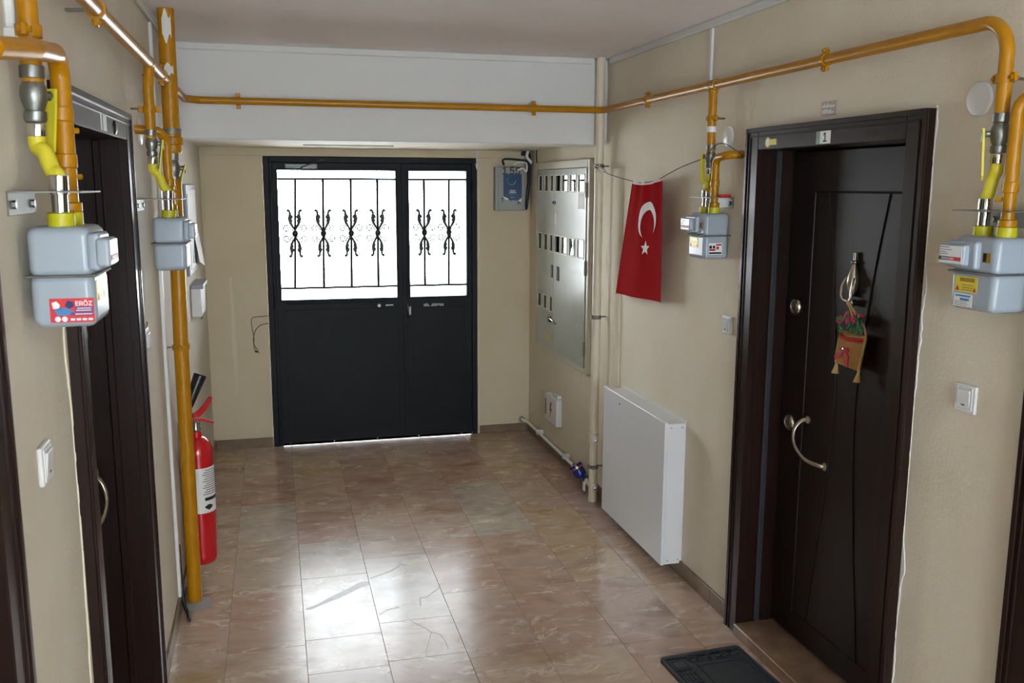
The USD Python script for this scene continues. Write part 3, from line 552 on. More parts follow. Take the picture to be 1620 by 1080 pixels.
# ------------------------------------------------------------------ gas meters (wall frames: u to the viewer's right, v up, w out)
def gas_meter(side, y, z0, w, label, stickers):
    xw = XR if side == 'R' else XL
    t = thing('gas_meter', label, 'gas meter', (xw, y, z0), side)
    H, l, d = 0.192, 0.079, 0.057
    obj('lower_shell', rbox(-l, l, 0.0, 0.104, w - d, w + d, 0.018), 'meter_grey', t, smooth=40)
    obj('upper_shell', rbox(-l, l, 0.094, H, w - d, w + d, 0.018), 'meter_grey', t, smooth=40)
    obj('seam_band', cat(rbox(-l - 0.006, l + 0.006, 0.0965, 0.1015, w - d - 0.006, w + d + 0.006, 0.0024, 8)), 'dull_zinc', t)
    for s, nm in ((-1, 'inlet cap'), (1, 'outlet cap')):
        obj('union_nut', lathe([(0.023, 0), (0.0245, 0.002), (0.0245, 0.026), (0.021, 0.028)], (s * 0.04, H - 0.002, w), (0, 1, 0), 26), 'cap_yellow', t)
    rg = obj('register_housing', cat(rbox(-l - 0.002, l - 0.055, 0.108, 0.18, w + d - 0.01, w + d + 0.016, 0.008), rbox(-l - 0.010, l - 0.078, 0.116, 0.170, w + d + 0.008, w + d + 0.033, 0.006)), 'meter_grey', t, smooth=40)
    q = w + d + 0.033
    obj('dial_face', bx(-l - 0.005, l - 0.082, 0.121, 0.166, q, q + 0.0012), 'register_white', rg)
    obj('counter_window', bx(-l - 0.007, l - 0.085, 0.128, 0.138, q + 0.0012, q + 0.002), 'ink_black', rg)
    obj('counter_decimals', bx(-l + 0.030, l - 0.085, 0.128, 0.138, q + 0.002, q + 0.0022), 'ink_red', rg)
    obj('counter_digits', place(text('00000 000', 0.006, 0.0003), (-l + 0.027, 0.133, q + 0.0022), (1, 0, 0), (0, 1, 0), (0, 0, 1)), 'label_white', rg)
    obj('dial_print', cat(*[bx(-l - 0.006, -l + a, b, b + 0.0016, q + 0.0012, q + 0.0016) for a, b in ((0.03, 0.161), (0.04, 0.155), (0.018, 0.149), (0.026, 0.144))]), 'ink_grey', rg)
    f = w + d
    for kind in stickers:
        if kind == 'gold':
            s = obj('seal_sticker', bx(0.032, 0.058, 0.128, 0.153, f, f + 0.0008), 'sticker_gold', t, 'small gold and black verification sticker'); obj('seal_print', bx(0.034, 0.045, 0.13, 0.151, f + 0.0008, f + 0.0012), 'ink_black', s)
        if kind == 'yellow':
            s = obj('warning_sticker', bx(-0.058, 0.022, 0.047, 0.088, f, f + 0.0008), 'sticker_yellow', t, 'yellow warning sticker')
            obj('warning_print', cat(bx(-0.040, 0.012, 0.074, 0.084, f + 0.0008, f + 0.0012), *[bx(-0.032, 0.008, 0.052 + 0.006 * k, 0.054 + 0.006 * k, f + 0.0008, f + 0.0012) for k in range(3)]), 'sticker_gold', s)
            obj('warning_triangle', cat(prism([(-0.054, 0.05), (-0.040, 0.05), (-0.047, 0.063)], f + 0.0008, f + 0.0012), prism([(0.009, 0.05), (0.019, 0.05), (0.014, 0.062)], f + 0.0008, f + 0.0012)), 'ink_red', s)
        if kind == 'blue':
            s = obj('service_label', bx(-0.058, 0.008, 0.008, 0.042, f, f + 0.0008), 'label_white', t, 'white and blue service label')
            obj('service_print', cat(bx(-0.052, 0.002, 0.034, 0.039, f + 0.0008, f + 0.0012), bx(-0.035, -0.002, 0.024, 0.031, f + 0.0008, f + 0.0012)), 'ink_blue', s)
            obj('service_lines', cat(*[bx(-0.054, -0.01 + 0.006 * (k % 2), 0.011 + 0.0045 * k, 0.0125 + 0.0045 * k, f + 0.0008, f + 0.0012) for k in range(3)]), 'ink_grey', s)
        e = l
        ss = {'R': 1, 'L': -1}[side]     # the end that faces the viewer
        def on_end(m): return place(m, (ss * (l + 0.0001), 0, w), (0, 0, -ss), (0, 1, 0), (ss, 0, 0))
        if kind == 'red':
            s = obj('red_sticker', on_end(bx(-0.024, 0.054, 0.011, 0.057, 0, 0.0008)), 'red_print', t, 'red advertising sticker with a plumber drawing')
            obj('sticker_name', on_end(place(text('ERÖZ', 0.0085, bold=True), (0.036, 0.048, 0.0008), (1, 0, 0), (0, 1, 0), (0, 0, 1))), 'label_white', s)
            obj('sticker_bands', on_end(cat(bx(0.02, 0.052, 0.031, 0.041, 0.0008, 0.0012), bx(0.012, 0.052, 0.024, 0.030, 0.0008, 0.0012))), 'sticker_violet', s)
            obj('sticker_lines', on_end(cat(bx(0.024, 0.049, 0.037, 0.0385, 0.0012, 0.0015), bx(0.022, 0.049, 0.033, 0.0345, 0.0012, 0.0015), bx(0.02, 0.05, 0.026, 0.0275, 0.0012, 0.0015), *[bx(0.011 + 0.0105 * k, 0.019 + 0.0105 * k, 0.0145, 0.0185, 0.0008, 0.0012) for k in range(4)])), 'label_white', s)
            obj('sticker_figure', on_end(prism([(-0.020, 0.049), (-0.012, 0.052), (-0.006, 0.045), (-0.008, 0.036), (-0.018, 0.038)], 0.0008, 0.0012)), 'label_white', s)
            obj('sticker_figure', on_end(prism([(-0.017, 0.036), (-0.004, 0.040), (0.010, 0.037), (0.017, 0.031), (0.008, 0.025), (-0.010, 0.024)], 0.0008, 0.0012)), 'ink_blue', s)
            obj('sticker_pipe', on_end(prism([(0.002, 0.043), (0.008, 0.053), (0.018, 0.050), (0.018, 0.041), (0.010, 0.037)], 0.0012, 0.0015)), 'navy', s)
            obj('sticker_dots', on_end(cat(lathe([(0.0052, 0.0008), (0.0052, 0.0013)], (-0.011, 0.0175, 0), (0, 0, 1), 18), lathe([(0.0052, 0.0008), (0.0052, 0.0013)], (0.001, 0.0175, 0), (0, 0, 1), 18))), 'label_white', s)
        if kind == 'smallred':
            s = obj('phone_sticker', on_end(bx(-0.036, 0.024, 0.02, 0.068, 0, 0.0008)), 'label_white', t, 'small red and white contact sticker')
            obj('sticker_bars', on_end(cat(bx(-0.004, 0.022, 0.058, 0.064, 0.0008, 0.0012), bx(-0.002, 0.010, 0.042, 0.054, 0.0008, 0.0012), bx(-0.034, -0.006, 0.036, 0.044, 0.0008, 0.0012))), 'ink_red', s)
            obj('sticker_dark', on_end(cat(bx(-0.034, -0.022, 0.046, 0.058, 0.0008, 0.0012), bx(-0.018, -0.008, 0.046, 0.058, 0.0008, 0.0012), bx(-0.034, 0.022, 0.023, 0.030, 0.0008, 0.0012))), 'ink_black', s)
    return t
SETS = {'RN': ('R', 1.985, 1.552, 0.061), 'RF': ('R', 3.597, 1.566, 0.060), 'LN': ('L', 1.965, 1.597, 0.077), 'LS': ('L', 3.595, 1.560, 0.104)}
gas_meter(*SETS['RN'], 'large grey gas meter at the right edge with yellow warning sticker', ['gold', 'yellow', 'blue'])
gas_meter(*SETS['RF'], 'grey gas meter between the flag and the right door', ['gold', 'yellow', 'smallred'])
gas_meter(*SETS['LN'], 'large grey gas meter on the left with a red sticker', ['gold', 'yellow', 'red'])
gas_meter(*SETS['LS'], 'small plain grey gas meter beside the thick yellow riser', ['gold', 'yellow'])
def capw(key, s):
    side, y, z, w = SETS[key]; return np.array([(XR - w) if side == 'R' else (XL + w), y + (-s if side == 'R' else s) * 0.04, z + 0.216])
def hose(key, top, label, mid=None):
    p = capw(key, -1); t = thing('gas_hose', label, 'gas hose', tuple(p)); top = np.array(top, float)
    q = p + [0, 0, 0.05]
    obj('hose_tube', tube(spline([top, top + [0, 0, -0.03], (top * 0.62 + q * 0.38) * [1, 1, 0] + [0, 0, top[2] * 0.62 + q[2] * 0.38 - 0.002], top * 0.3 * [1, 1, 1] + q * 0.7, q + [0, 0, 0.02], q], 8), 0.0155, 18), 'hose_yellow', t)
    obj('hose_ferrule', lathe([(0.0165, -0.002), (0.0175, 0.0), (0.0175, 0.032), (0.0165, 0.034)], q - [0, 0, 0.012], (0, 0, 1), 22), 'chrome', t)
    obj('hose_nipple', lathe([(0.0145, 0), (0.0145, 0.045)], p, (0, 0, 1), 20), 'chrome', t)
    obj('hose_ferrule', lathe([(0.0165, 0), (0.0175, 0.002), (0.0175, 0.022), (0.0165, 0.024)], top - [0, 0, 0.012], (0, 0, 1), 22), 'chrome', t)
hose('RN', (xr, 2.0, 1.940), 'yellow hose into the gas meter at the right edge'); hose('RF', (xr, 3.61, 1.933), 'yellow hose into the gas meter beside the flag')
hose('LN', (-0.43, 1.955, 1.969), 'yellow hose into the large gas meter on the left'); hose('LS', (xl - 0.008, 3.53, 1.953), 'yellow hose into the small gas meter beside the riser')
def outlet(key, pts, label, fr=0.04, rad=0.0165, cl=None):
    p = capw(key, 1); t = thing('outlet_pipe', label, 'gas pipe', tuple(p)); P = [p] + [np.array(q, float) for q in pts]
    obj('pipe_length', tube(fillet(P, fr, 10), rad), 'gas_yellow', t)
    obj('pipe_nut', lathe([(rad + 0.004, 0), (rad + 0.006, 0.003), (rad + 0.006, 0.018), (rad + 0.003, 0.02)], p, (0, 0, 1), 20), 'gas_yellow', t)
    for z in (p[2] + 0.10, p[2] + 0.19)[:1 if key != 'LN' else 2]:
        obj('pipe_joint', lathe([(rad + 0.0005, -0.014), (rad + 0.003, -0.012), (rad + 0.003, 0.012), (rad + 0.0005, 0.014)], (p[0], p[1], z), (0, 0, 1), 20), 'gas_yellow', t)
        obj('side_screw', hexnut((p[0], p[1] - 0.0, z - 0.03), (0.6 if key[0] == 'L' else -0.6, 0.8, 0), 0.006, rad + 0.016), 'gas_yellow', t)
    return t
p = capw('RN', 1); outlet('RN', [(p[0], p[1], 2.09), (XR + 0.02, p[1] - 0.10, 2.105)], 'yellow outlet pipe rising at the right edge above the gas meter', 0.05)
p = capw('RF', 1); outlet('RF', [(p[0], p[1], 1.985), (p[0], p[1] - 0.10, 1.995), (XR + 0.01, p[1] - 0.118, 1.997)], 'short orange outlet pipe bent towards the top of the right door', 0.035)
p = capw('LN', 1); outlet('LN', [(p[0], p[1] + 0.01, 2.118), (-0.385, 1.78, 2.095), (-0.41, 1.62, 2.075)], 'yellow outlet pipe bent across the front of the left inlet pipe', 0.045, 0.0185)
p = capw('LS', 1); outlet('LS', [(p[0] - 0.004, p[1], 2.02), (p[0] - 0.02, p[1] - 0.02, 2.06), (XL - 0.01, p[1] - 0.03, 2.065)], 'orange outlet pipe behind the yellow lever next to the riser', 0.03)
def bracket(key, label, far=True):
    side, y, z, w = SETS[key]; xw = XR if side == 'R' else XL
    t = thing('meter_bracket', label, 'bracket', (xw, y, z + 0.258), side)
    hole = m3.CrossSection.square([0.20, w + 0.05]).translate([-0.10, 0.0])
    for s in (-1, 1): hole -= m3.CrossSection.circle(0.0195, 24).translate([s * 0.04, w])
    plate = man2tri(hole.extrude(0.003)); plate = place(plate, (0, 0, 0), (1, 0, 0), (0, 0, 1), (0, -1, 0))
    obj('bracket_plate', plate, 'dull_zinc', t, smooth=False)
    obj('wall_plate', bx(-0.10, 0.10, -0.045, 0.0, 0, 0.003, 0.001), 'dull_zinc', t, smooth=False)
    for a in (-0.07, 0.07): obj('bracket_bolt', hexnut((a, -0.025, 0.003), (0, 0, 1), 0.008, 0.006), 'zinc', t)
bracket('RN', 'zinc bracket holding the gas meter at the right edge'); bracket('RF', 'zinc bracket holding the gas meter beside the flag'); bracket('LN', 'zinc bracket holding the large gas meter on the left'); bracket('LS', 'zinc bracket holding the small gas meter beside the riser')
single('red_cap', rbox(0.065, 0.097, 0.0, 0.012, 0.01, 0.06, 0.005), 'red_plastic', 'small red plastic cap lying on the bracket near the right door', 'cap', o=(XR, SETS['RF'][1], SETS['RF'][2] + 0.258), side='R', part='cap')

# ------------------------------------------------------------------ electrical meter cabinet on the right wall
yc, zc = 5.80, 1.375
cb = thing('meter_cabinet', 'tall grey electricity meter cabinet with rows of small windows in the right wall', 'cabinet', (XR, yc, zc), 'R')
U0, U1, V0, V1 = -0.585, 0.565, -0.655, 0.655
f1 = 0.028
obj('cabinet_frame', cat(bx(U0, U0 + 0.04, V0, V1, 0, f1, 0.003), bx(U1 - 0.04, U1, V0, V1, 0, f1, 0.003), bx(U0 + 0.04, U1 - 0.04, V1 - 0.05, V1, 0, f1, 0.003), bx(U0 + 0.04, U1 - 0.04, V0, V0 + 0.035, 0, f1, 0.003), bx(U0 + 0.01, U1 - 0.01, V0 + 0.01, V1 - 0.01, 0, 0.006)), 'cabinet_frame', cb)
def yu(y): return yc - y
split = yu(5.925)
WIN = {'top': (0.458, 0.565), 'mid': (0.055, 0.168), 'low': (-0.355, -0.255)}
cols = [(6.305, 6.215), (6.160, 6.075), (6.015, 5.945)], [(5.900, 5.790), (5.758, 5.635), (5.590, 5.468), (5.425, 5.302)]
TILT = 0.075                                                     # small panes turned a little in their rims so they mirror the entrance door
def cab_door(a, b, wins, slots, nm):
    m = m3.Manifold.cube([b - a, V1 - V0 - 0.091, 0.018]).translate([a, V0 + 0.037, 0.016])
    hl = []
    for (y0, y1), row in wins:
        h = (yu(y0), yu(y1), *WIN[row]); hl.append(h); m -= m3.Manifold.cube([h[1] - h[0], h[3] - h[2], 1]).translate([h[0], h[2], -0.5])
    for s in slots: m -= m3.Manifold.cube([s[1] - s[0], s[3] - s[2], 1]).translate([s[0], s[2], -0.5])
    d = obj('cabinet_door', man2tri(m), 'cabinet_grey', cb, nm, smooth=False)
    for i, h in enumerate(hl):
        w = obj('window_rim', cat(bx(h[0] - 0.004, h[0] + 0.004, h[2], h[3], 0.03, 0.037, 0.001), bx(h[1] - 0.004, h[1] + 0.004, h[2], h[3], 0.03, 0.037, 0.001), bx(h[0], h[1], h[3] - 0.004, h[3] + 0.004, 0.03, 0.037, 0.001), bx(h[0], h[1], h[2] - 0.004, h[2] + 0.004, 0.03, 0.037, 0.001)), 'cabinet_frame', d)
        gw, gc, gs = (h[1] - h[0]) / 2, math.cos(TILT), math.sin(TILT)
        obj('window_glass', place(bx(-gw, gw, h[2], h[3], -0.001, 0.001), ((h[0] + h[1]) / 2, 0, 0.026), (gc, 0, -gs), (0, 1, 0), (gs, 0, gc)), 'cabinet_glass', d)
        dark = len(hl) == 8 and i == 6
        obj('meter_face', bx(h[0], h[1], h[2], h[3], 0.008, 0.012), 'black_plastic' if dark else 'register_white', d)
    for s in slots: obj('vent_slot', bx(s[0], s[1], s[2], s[3], 0.008, 0.02), 'black_plastic', d)
cab_door(U0 + 0.043, split - 0.0015, [(c, r) for r in ('top', 'mid', 'low') for c in cols[0]], [(yu(5.995), yu(5.935), -0.122, -0.036)], 'far door of the cabinet with three rows of windows')
cab_door(split + 0.0015, U1 - 0.043, [(c, r) for r in ('top', 'mid') for c in cols[1]], [(yu(5.858), yu(5.79), -0.13, -0.036)], 'near door of the cabinet with two rows of windows')
for v in (0.47, -0.0, -0.50): obj('hinge', bar((U1 - 0.04, v - 0.045, 0.034), (U1 - 0.04, v + 0.045, 0.034), 0.007, 10), 'dull_zinc', cb)
obj('cabinet_handle', cat(tube(spline([(split - 0.05, -0.415, 0.034), (split - 0.045, -0.405, 0.05), (split - 0.0, -0.40, 0.055), (split + 0.06, -0.412, 0.05), (split + 0.085, -0.425, 0.045)], 6), 0.006, 10)), 'steel', cb)
obj('handle_base', rbox(split - 0.085, split - 0.03, -0.43, -0.395, 0.034, 0.05, 0.006), 'black_plastic', cb)
obj('danger_sticker', prism([(split - 0.13, -0.56), (split - 0.06, -0.56), (split - 0.095, -0.50)], 0.034, 0.035), 'sticker_yellow', cb, 'small yellow danger sticker')
obj('paper_slip', bx(yu(5.425), yu(5.305), 0.355, 0.45, 0.034, 0.035), 'paper_white', cb)
obj('lock', cat(lathe([(0.01, 0), (0.01, 0.006), (0, 0.006)], (split - 0.018, 0.385, 0.034), (0, 0, 1), 14), lathe([(0.01, 0), (0.01, 0.006), (0, 0.006)], (split + 0.018, 0.385, 0.034), (0, 0, 1), 14)), 'ink_black', cb)
obj('round_sticker', bx(split + 0.005, split + 0.07, 0.245, 0.315, 0.034, 0.0346), 'plaque_pink', cb)

# ------------------------------------------------------------------ white pipe, its boxing, water meter
wp = thing('waste_pipe', 'cream painted vertical pipe at the right end of the beam', 'pipe', (1.80, 4.995, 0))
obj('pipe_shaft', tube([(1.795, 4.985, 0), (1.80, 4.99, 1.2), (1.80, 4.995, ZC)], 0.0255, 22), 'cream_pipe', wp)
obj('pipe_sleeve', lathe([(0.026, 0), (0.031, 0.003), (0.031, 0.05), (0.026, 0.053)], (1.796, 4.986, 0.37), (0, 0, 1), 22), 'cream_pipe', wp)
for z in (1.98, 1.118, 0.216): clamp(wp, (1.80 - 0.003 * (z < 1.5), 4.993 - 0.004 * (z < 1.5), z), (0, 0, 1), 0.0258, (-0.3, -0.95, 0), 'dull_zinc', wall=(XR, 4.99, z))
for z in (0.395, 0.105):
    v = obj('stop_valve', cat(bar((1.795, 4.985, z), (1.785, 4.93, z), 0.012), lathe([(0.016, 0), (0.018, 0.004), (0.018, 0.016), (0.011, 0.02), (0.011, 0.03)], (1.787, 4.945, z), (-0.15, -1, 0), 16)), 'white_plastic', wp)
    obj('valve_tip', lathe([(0.009, 0), (0.009, 0.016), (0.004, 0.018)], (1.783, 4.918, z), (-0.15, -1, 0), 12), 'chrome', v)
arc = [(XR + 0.01, 4.90)] + [(XR - 0.026 * math.sin(t), 4.826 + 0.075 * math.cos(t)) for t in np.linspace(0.02, math.pi - 0.02, 14)] + [(XR + 0.01, 4.75)]
struct('trim_5', prism(Polygon(arc), 0.0, 1.965), 'cream_plaster', 'rounded cream plaster boxing on the wall between the vertical pipe and the flag', 'trim')
wl = thing('water_pipe', 'thin white water pipe just above the skirting of the right wall', 'pipe', (1.82, 5.9, 0.088))
obj('pipe_length', tube(fillet([(1.80, YE + 0.005, 0.092), (1.80, 6.60, 0.092), (1.822, 6.55, 0.09), (1.822, 5.40, 0.085)], 0.02), 0.012, 14), 'white_plastic', wl)
for y in (6.25, 5.62): obj('pipe_clip', bx(1.806, XR, y - 0.01, y + 0.01, 0.072, 0.106, 0.003), 'white_plastic', wl)
obj('wall_sleeve', lathe([(0.02, 0), (0.02, 0.02), (0.013, 0.024)], (1.80, YE, 0.092), (0, -1, 0), 16), 'dull_zinc', wl)
wm = thing('water_meter', 'blue water meter with a bright lid beside the vertical pipe', 'water meter', (1.80, 5.28, 0.09))
obj('meter_body', cat(lathe([(0.02, -0.04), (0.036, -0.03), (0.04, 0.0), (0.036, 0.022)], (1.80, 5.26, 0.10), (-0.45, 0.35, 0.82), 24), bar((1.822, 5.42, 0.088), (1.81, 5.14, 0.08), 0.014)), 'water_blue', wm)
obj('meter_ring', lathe([(0.036, 0.018), (0.044, 0.02), (0.044, 0.032), (0.036, 0.034)], (1.80, 5.26, 0.10), (-0.45, 0.35, 0.82), 24), 'brass', wm)
obj('meter_lid', lathe([(0.043, 0.032), (0.043, 0.042), (0.038, 0.047), (0.0, 0.048)], (1.80, 5.26, 0.10), (-0.45, 0.35, 0.82), 24), 'water_blue', wm)
obj('meter_glass', lathe([(0.03, 0.0475), (0.029, 0.0495), (0, 0.0495)], (1.80, 5.26, 0.10), (-0.45, 0.35, 0.82), 24), 'chrome', wm)
obj('outlet_valve', cat(bar((1.81, 5.14, 0.08), (1.80, 5.02, 0.075), 0.013), lathe([(0.014, -0.02), (0.019, -0.012), (0.019, 0.012), (0.014, 0.02)], (1.805, 5.10, 0.078), (0, -1, 0), 14), bar((1.805, 5.10, 0.078), (1.78, 5.09, 0.078), 0.006, 8), bx(1.772, 1.782, 5.075, 5.105, 0.03, 0.085, 0.003)), 'white_plastic', wm)

# low junction box with a lightning mark
jb = thing('junction_box', 'small white junction box with a red lightning mark low on the right wall', 'junction box', (XR, 5.93, 0.335), 'R')
obj('box_body', rbox(-0.135, 0.135, -0.095, 0.10, 0, 0.045, 0.008), 'white_plastic', jb)
obj('box_cap', rbox(0.02, 0.12, 0.09, 0.125, 0.0, 0.035, 0.006), 'white_plastic', jb)
obj('lightning_mark', prism([(0.0, 0.055), (0.03, 0.055), (0.012, 0.012), (0.035, 0.012), (-0.012, -0.06), (0.004, -0.008), (-0.02, -0.008)], 0.045, 0.0458), 'ink_red', jb)
obj('side_slot', bx(-0.115, -0.095, -0.05, 0.06, 0.045, 0.047), 'ink_grey', jb)

# white wall cabinet (boiler connection box)
wc = thing('wall_cabinet', 'white sheet-metal wall cabinet low between the vertical pipe and the right door', 'cabinet', (XR, 4.275, 0.062), 'R')
obj('cabinet_body', bx(-0.405, 0.405, 0.0, 0.70, 0.0, 0.094, 0.002), 'white_metal', wc)
dr = obj('cabinet_door', bx(-0.415, 0.415, 0.002, 0.712, 0.0955, 0.114, 0.002), 'white_metal', wc)
obj('door_knob', lathe([(0.006, 0), (0.006, 0.002), (0.0, 0.003)], (-0.17, 0.665, 0.114), (0, 0, 1), 12), 'ink_grey', dr)
obj('back_flange', bx(-0.41, 0.41, 0.70, 0.716, 0.0, 0.008, 0.001), 'white_sealant', wc)
obj('side_rivet', cat(*[lathe([(0.004, 0), (0.003, 0.002), (0, 0.002)], (0.405, v, w), (1, 0, 0), 10) for v in (0.02, 0.68) for w in (0.02, 0.075)]), 'grey_plastic', wc)

# switches and round covers
def rocker(side, y, z, label, w=0.086):
    t = thing('light_switch', label, 'light switch', (XR if side == 'R' else XL, y, z), side)
    obj('switch_plate', rbox(-w / 2, w / 2, -w / 2, w / 2, 0.0, 0.011, 0.004), 'white_plastic', t)
    r = place(bx(-0.023, 0.023, -0.026, 0.026, -0.004, 0.004, 0.001), (0, 0, 0.012), (1, 0, 0), (0, math.cos(0.09), math.sin(0.09)), (0, -math.sin(0.09), math.cos(0.09)))
    rk = obj('rocker', r, 'white_plastic', t); obj('rocker_lamp', bx(-0.006, 0.006, -0.02, -0.016, 0.0145, 0.0158), 'ink_grey', rk)
    obj('inner_frame', profile_frame(-0.03, 0.03, -0.033, 0.033, 0.004, 0.010, 0.0135), 'white_plastic', t)
rocker('R', 2.095, 1.288, 'white light switch on the right wall below the near gas meter', 0.08); rocker('R', 3.50, 1.288, 'white light switch beside the left edge of the right door casing', 0.08); rocker('L', 1.955, 1.315, 'white light switch on the left wall below the large gas meter', 0.08)
def cover(side, y, z, r, label):
    t = thing('cover_plate', label, 'cover plate', (XR if side == 'R' else XL, y, z), side)
    obj('cover_disc', lathe([(r, 0), (r, 0.003), (r * 0.93, 0.008), (r * 0.6, 0.012), (0, 0.013)], (0, 0, 0), (0, 0, 1), 36), 'white_plastic', t)
cover('R', 2.145, 2.103, 0.046, 'round white cover plate behind the right gas pipe bend'); cover('R', 3.565, 2.075, 0.042, 'round cover plate behind the gas pipe beside the flag'); cover('L', 3.71, 2.06, 0.05, 'round cover plate on the left wall behind the thin drop pipe')
# name plaque above the right door
pq = thing('wall_plaque', 'small pinkish patterned plaque above the right door', 'plaque', (XR, 2.848, 2.108), 'R')
obj('plaque_plate', bx(-0.043, 0.043, 0.0, 0.05, 0, 0.004, 0.001), 'plaque_pink', pq)
r5 = random.Random(5); marks = []
for row in range(2):
    u = -0.036
    while u < 0.03:
        a = r5.uniform(0.004, 0.011); marks.append(bx(u, u + a, 0.008 + row * 0.02, 0.008 + row * 0.02 + r5.uniform(0.006, 0.015), 0.004, 0.0055, 0.0005)); u += a + 0.003
obj('plaque_relief', cat(*marks), 'label_white', pq)
# upright trunking on both walls
single('cable_duct', bx(-0.011, 0.011, 0.0, 0.225, 0, 0.012, 0.002), 'white_plastic', 'short white cable duct from the ceiling down to the pipe tee on the right wall', 'cable duct', o=(XR, 3.745, 2.312), side='R', part='duct_cover')
single('cable_duct', bx(-0.014, 0.014, 0.0, 1.50, 0, 0.014, 0.002), 'white_plastic', 'long white cable duct on the left wall from floor to small meter', 'cable duct', o=(XL, 4.045, 0.076), side='L', part='duct_cover')
single('cable_duct', bx(-0.014, 0.014, 0.0, 0.95, 0, 0.014, 0.002), 'white_plastic', 'upper white cable duct on the left wall behind the thin drop pipe', 'cable duct', o=(XL, 4.20, 1.58), side='L', part='duct_cover')
cc = thing('cable', 'short black cable end lying at the foot of the left wall', 'cable', (XL + 0.02, 4.08, 0))
obj('cable_sheath', tube(spline([(XL + 0.008, 4.08, 0.30), (XL + 0.012, 4.07, 0.12), (XL + 0.022, 4.04, 0.04), (XL + 0.04, 4.0, 0.009), (XL + 0.05, 3.94, 0.009)], 6), 0.008, 10), 'cable_black', cc)
tw = thing('trunking_box', 'white trunking box with a conduit at the top left corner', 'trunking', (XL, 1.985, 2.12), 'L')
obj('box_body', prism([(-0.045, 0.0), (0.055, 0.0), (0.042, 0.032), (-0.036, 0.034)], 0, 0.03), 'white_plastic', tw)
obj('conduit', bx(-0.03, 0.012, 0.034, 0.42, 0, 0.018, 0.003), 'white_plastic', tw)

# ------------------------------------------------------------------ flag on its string
def lerp(a, b, t): return np.array(a, float) * (1 - t) + np.array(b, float) * t
TLf, TRf, BLf, BRf = (1.792, 4.485, 1.885), (1.786, 4.065, 1.902), (1.805, 4.71, 1.288), (1.79, 4.055, 1.318)
def flag_pt(u, v, off=0.0):
    p = lerp(lerp(TLf, TRf, u), lerp(BLf, BRf, u), v)
    sag = 0.016 * math.sin(math.pi * u) * (1 - v)
    fold = 0.008 * math.sin(9.0 * u + 0.6) * (0.5 + 0.5 * v) + 0.006 * math.sin(21 * u + 1.2) * (1 - v) ** 2
    return np.array([p[0] + fold - off, p[1], p[2] - sag])
def sheet(poly_uv=None, off=0.0, th=0.0008, nu=48, nv=60):
    if poly_uv is None:
        U, V = np.meshgrid(np.linspace(0, 1, nu), np.linspace(0.0, 1, nv), indexing='ij'); P = np.stack([U.ravel(), V.ravel()], 1); q = np.arange(nu * nv).reshape(nu, nv)
        F = np.vstack([np.stack([q[:-1, :-1], q[1:, :-1], q[1:, 1:]], -1).reshape(-1, 3), np.stack([q[:-1, :-1], q[1:, 1:], q[:-1, 1:]], -1).reshape(-1, 3)])
        a = np.array([flag_pt(u, v, off) for u, v in P]); b = np.array([flag_pt(u, v, off - th) for u, v in P])
        edge = np.concatenate([q[:, 0], q[-1, 1:], q[-2::-1, -1], q[0, -2:0:-1]]); n = len(a); e2 = np.roll(edge, -1)
        return trimesh.Trimesh(np.vstack([a, b]), np.vstack([F[:, ::-1], F + n, np.stack([edge, e2, e2 + n], 1), np.stack([edge, e2 + n, edge + n], 1)]), process=False)
    m = prism(poly_uv, 0, 1); s = trimesh.Trimesh(*trimesh.remesh.subdivide_to_size(m.vertices * [1, 1, 0.001], m.faces, 0.02), process=False)
    V = np.array([flag_pt(x, y, off - th * (1 if z > 0.0005 else 0)) for x, y, z in s.vertices]); return trimesh.Trimesh(V, s.faces, process=False)
fl = thing('flag', 'red flag with white crescent and star hanging on the right wall', 'flag', (1.79, 4.3, 1.3))
obj('flag_cloth', sheet(), 'flag_red', fl, smooth=50)
cs = lambda cx, cy, rx_, ry_, n=48: Polygon([(cx + rx_ * math.cos(2 * math.pi * k / n), cy + ry_ * math.sin(2 * math.pi * k / n)) for k in range(n)])
cres = cs(0.62, 0.31, 0.205, 0.158).difference(cs(0.635, 0.352, 0.155, 0.130))
star = Polygon([(0.615 + (0.088 if k % 2 == 0 else 0.036) * math.sin(math.pi * k / 5), 0.553 - (0.066 if k % 2 == 0 else 0.027) * math.cos(math.pi * k / 5)) for k in range(10)])
obj('crescent', sheet(cres, 0.0011, 0.003), 'flag_white', fl, 'white crescent'); obj('star', sheet(star, 0.0011, 0.003), 'flag_white', fl, 'white star')
obj('flag_hem', sheet(sbox(0.0, -0.03, 1.0, 0.004), 0.0014, 0.0036), 'hem_white', fl, 'white hem along the top of the flag')
hemp = [flag_pt(u, -0.015) for u in np.linspace(0, 1, 9)]
fs = thing('flag_string', 'thin string holding the flag between the pipe clamp and the gas valve', 'string', (1.79, 4.3, 1.97))
obj('string_line', tube(spline([(1.772, 4.968, 1.985), (1.785, 4.80, 1.935)] + [tuple(h) for h in hemp] + [(1.775, 3.85, 1.952), (1.775, 3.63, 1.985)], 4), 0.0022, 6), 'string_brown', fs)
obj('string_line', tube(spline([(1.775, 3.63, 1.985), (1.80, 3.52, 2.045), (1.85, 3.40, 1.985)], 6), 0.002, 6), 'string_brown', fs)
obj('string_wrap', tube(spline([(1.77, 4.97, 1.985), (1.775, 4.93, 1.972), (1.782, 4.90, 1.962), (1.786, 4.84, 1.945)], 5), [0.003] * 8 + [0.009] * 6 + [0.003] * 2, 8), 'hem_white', fs)

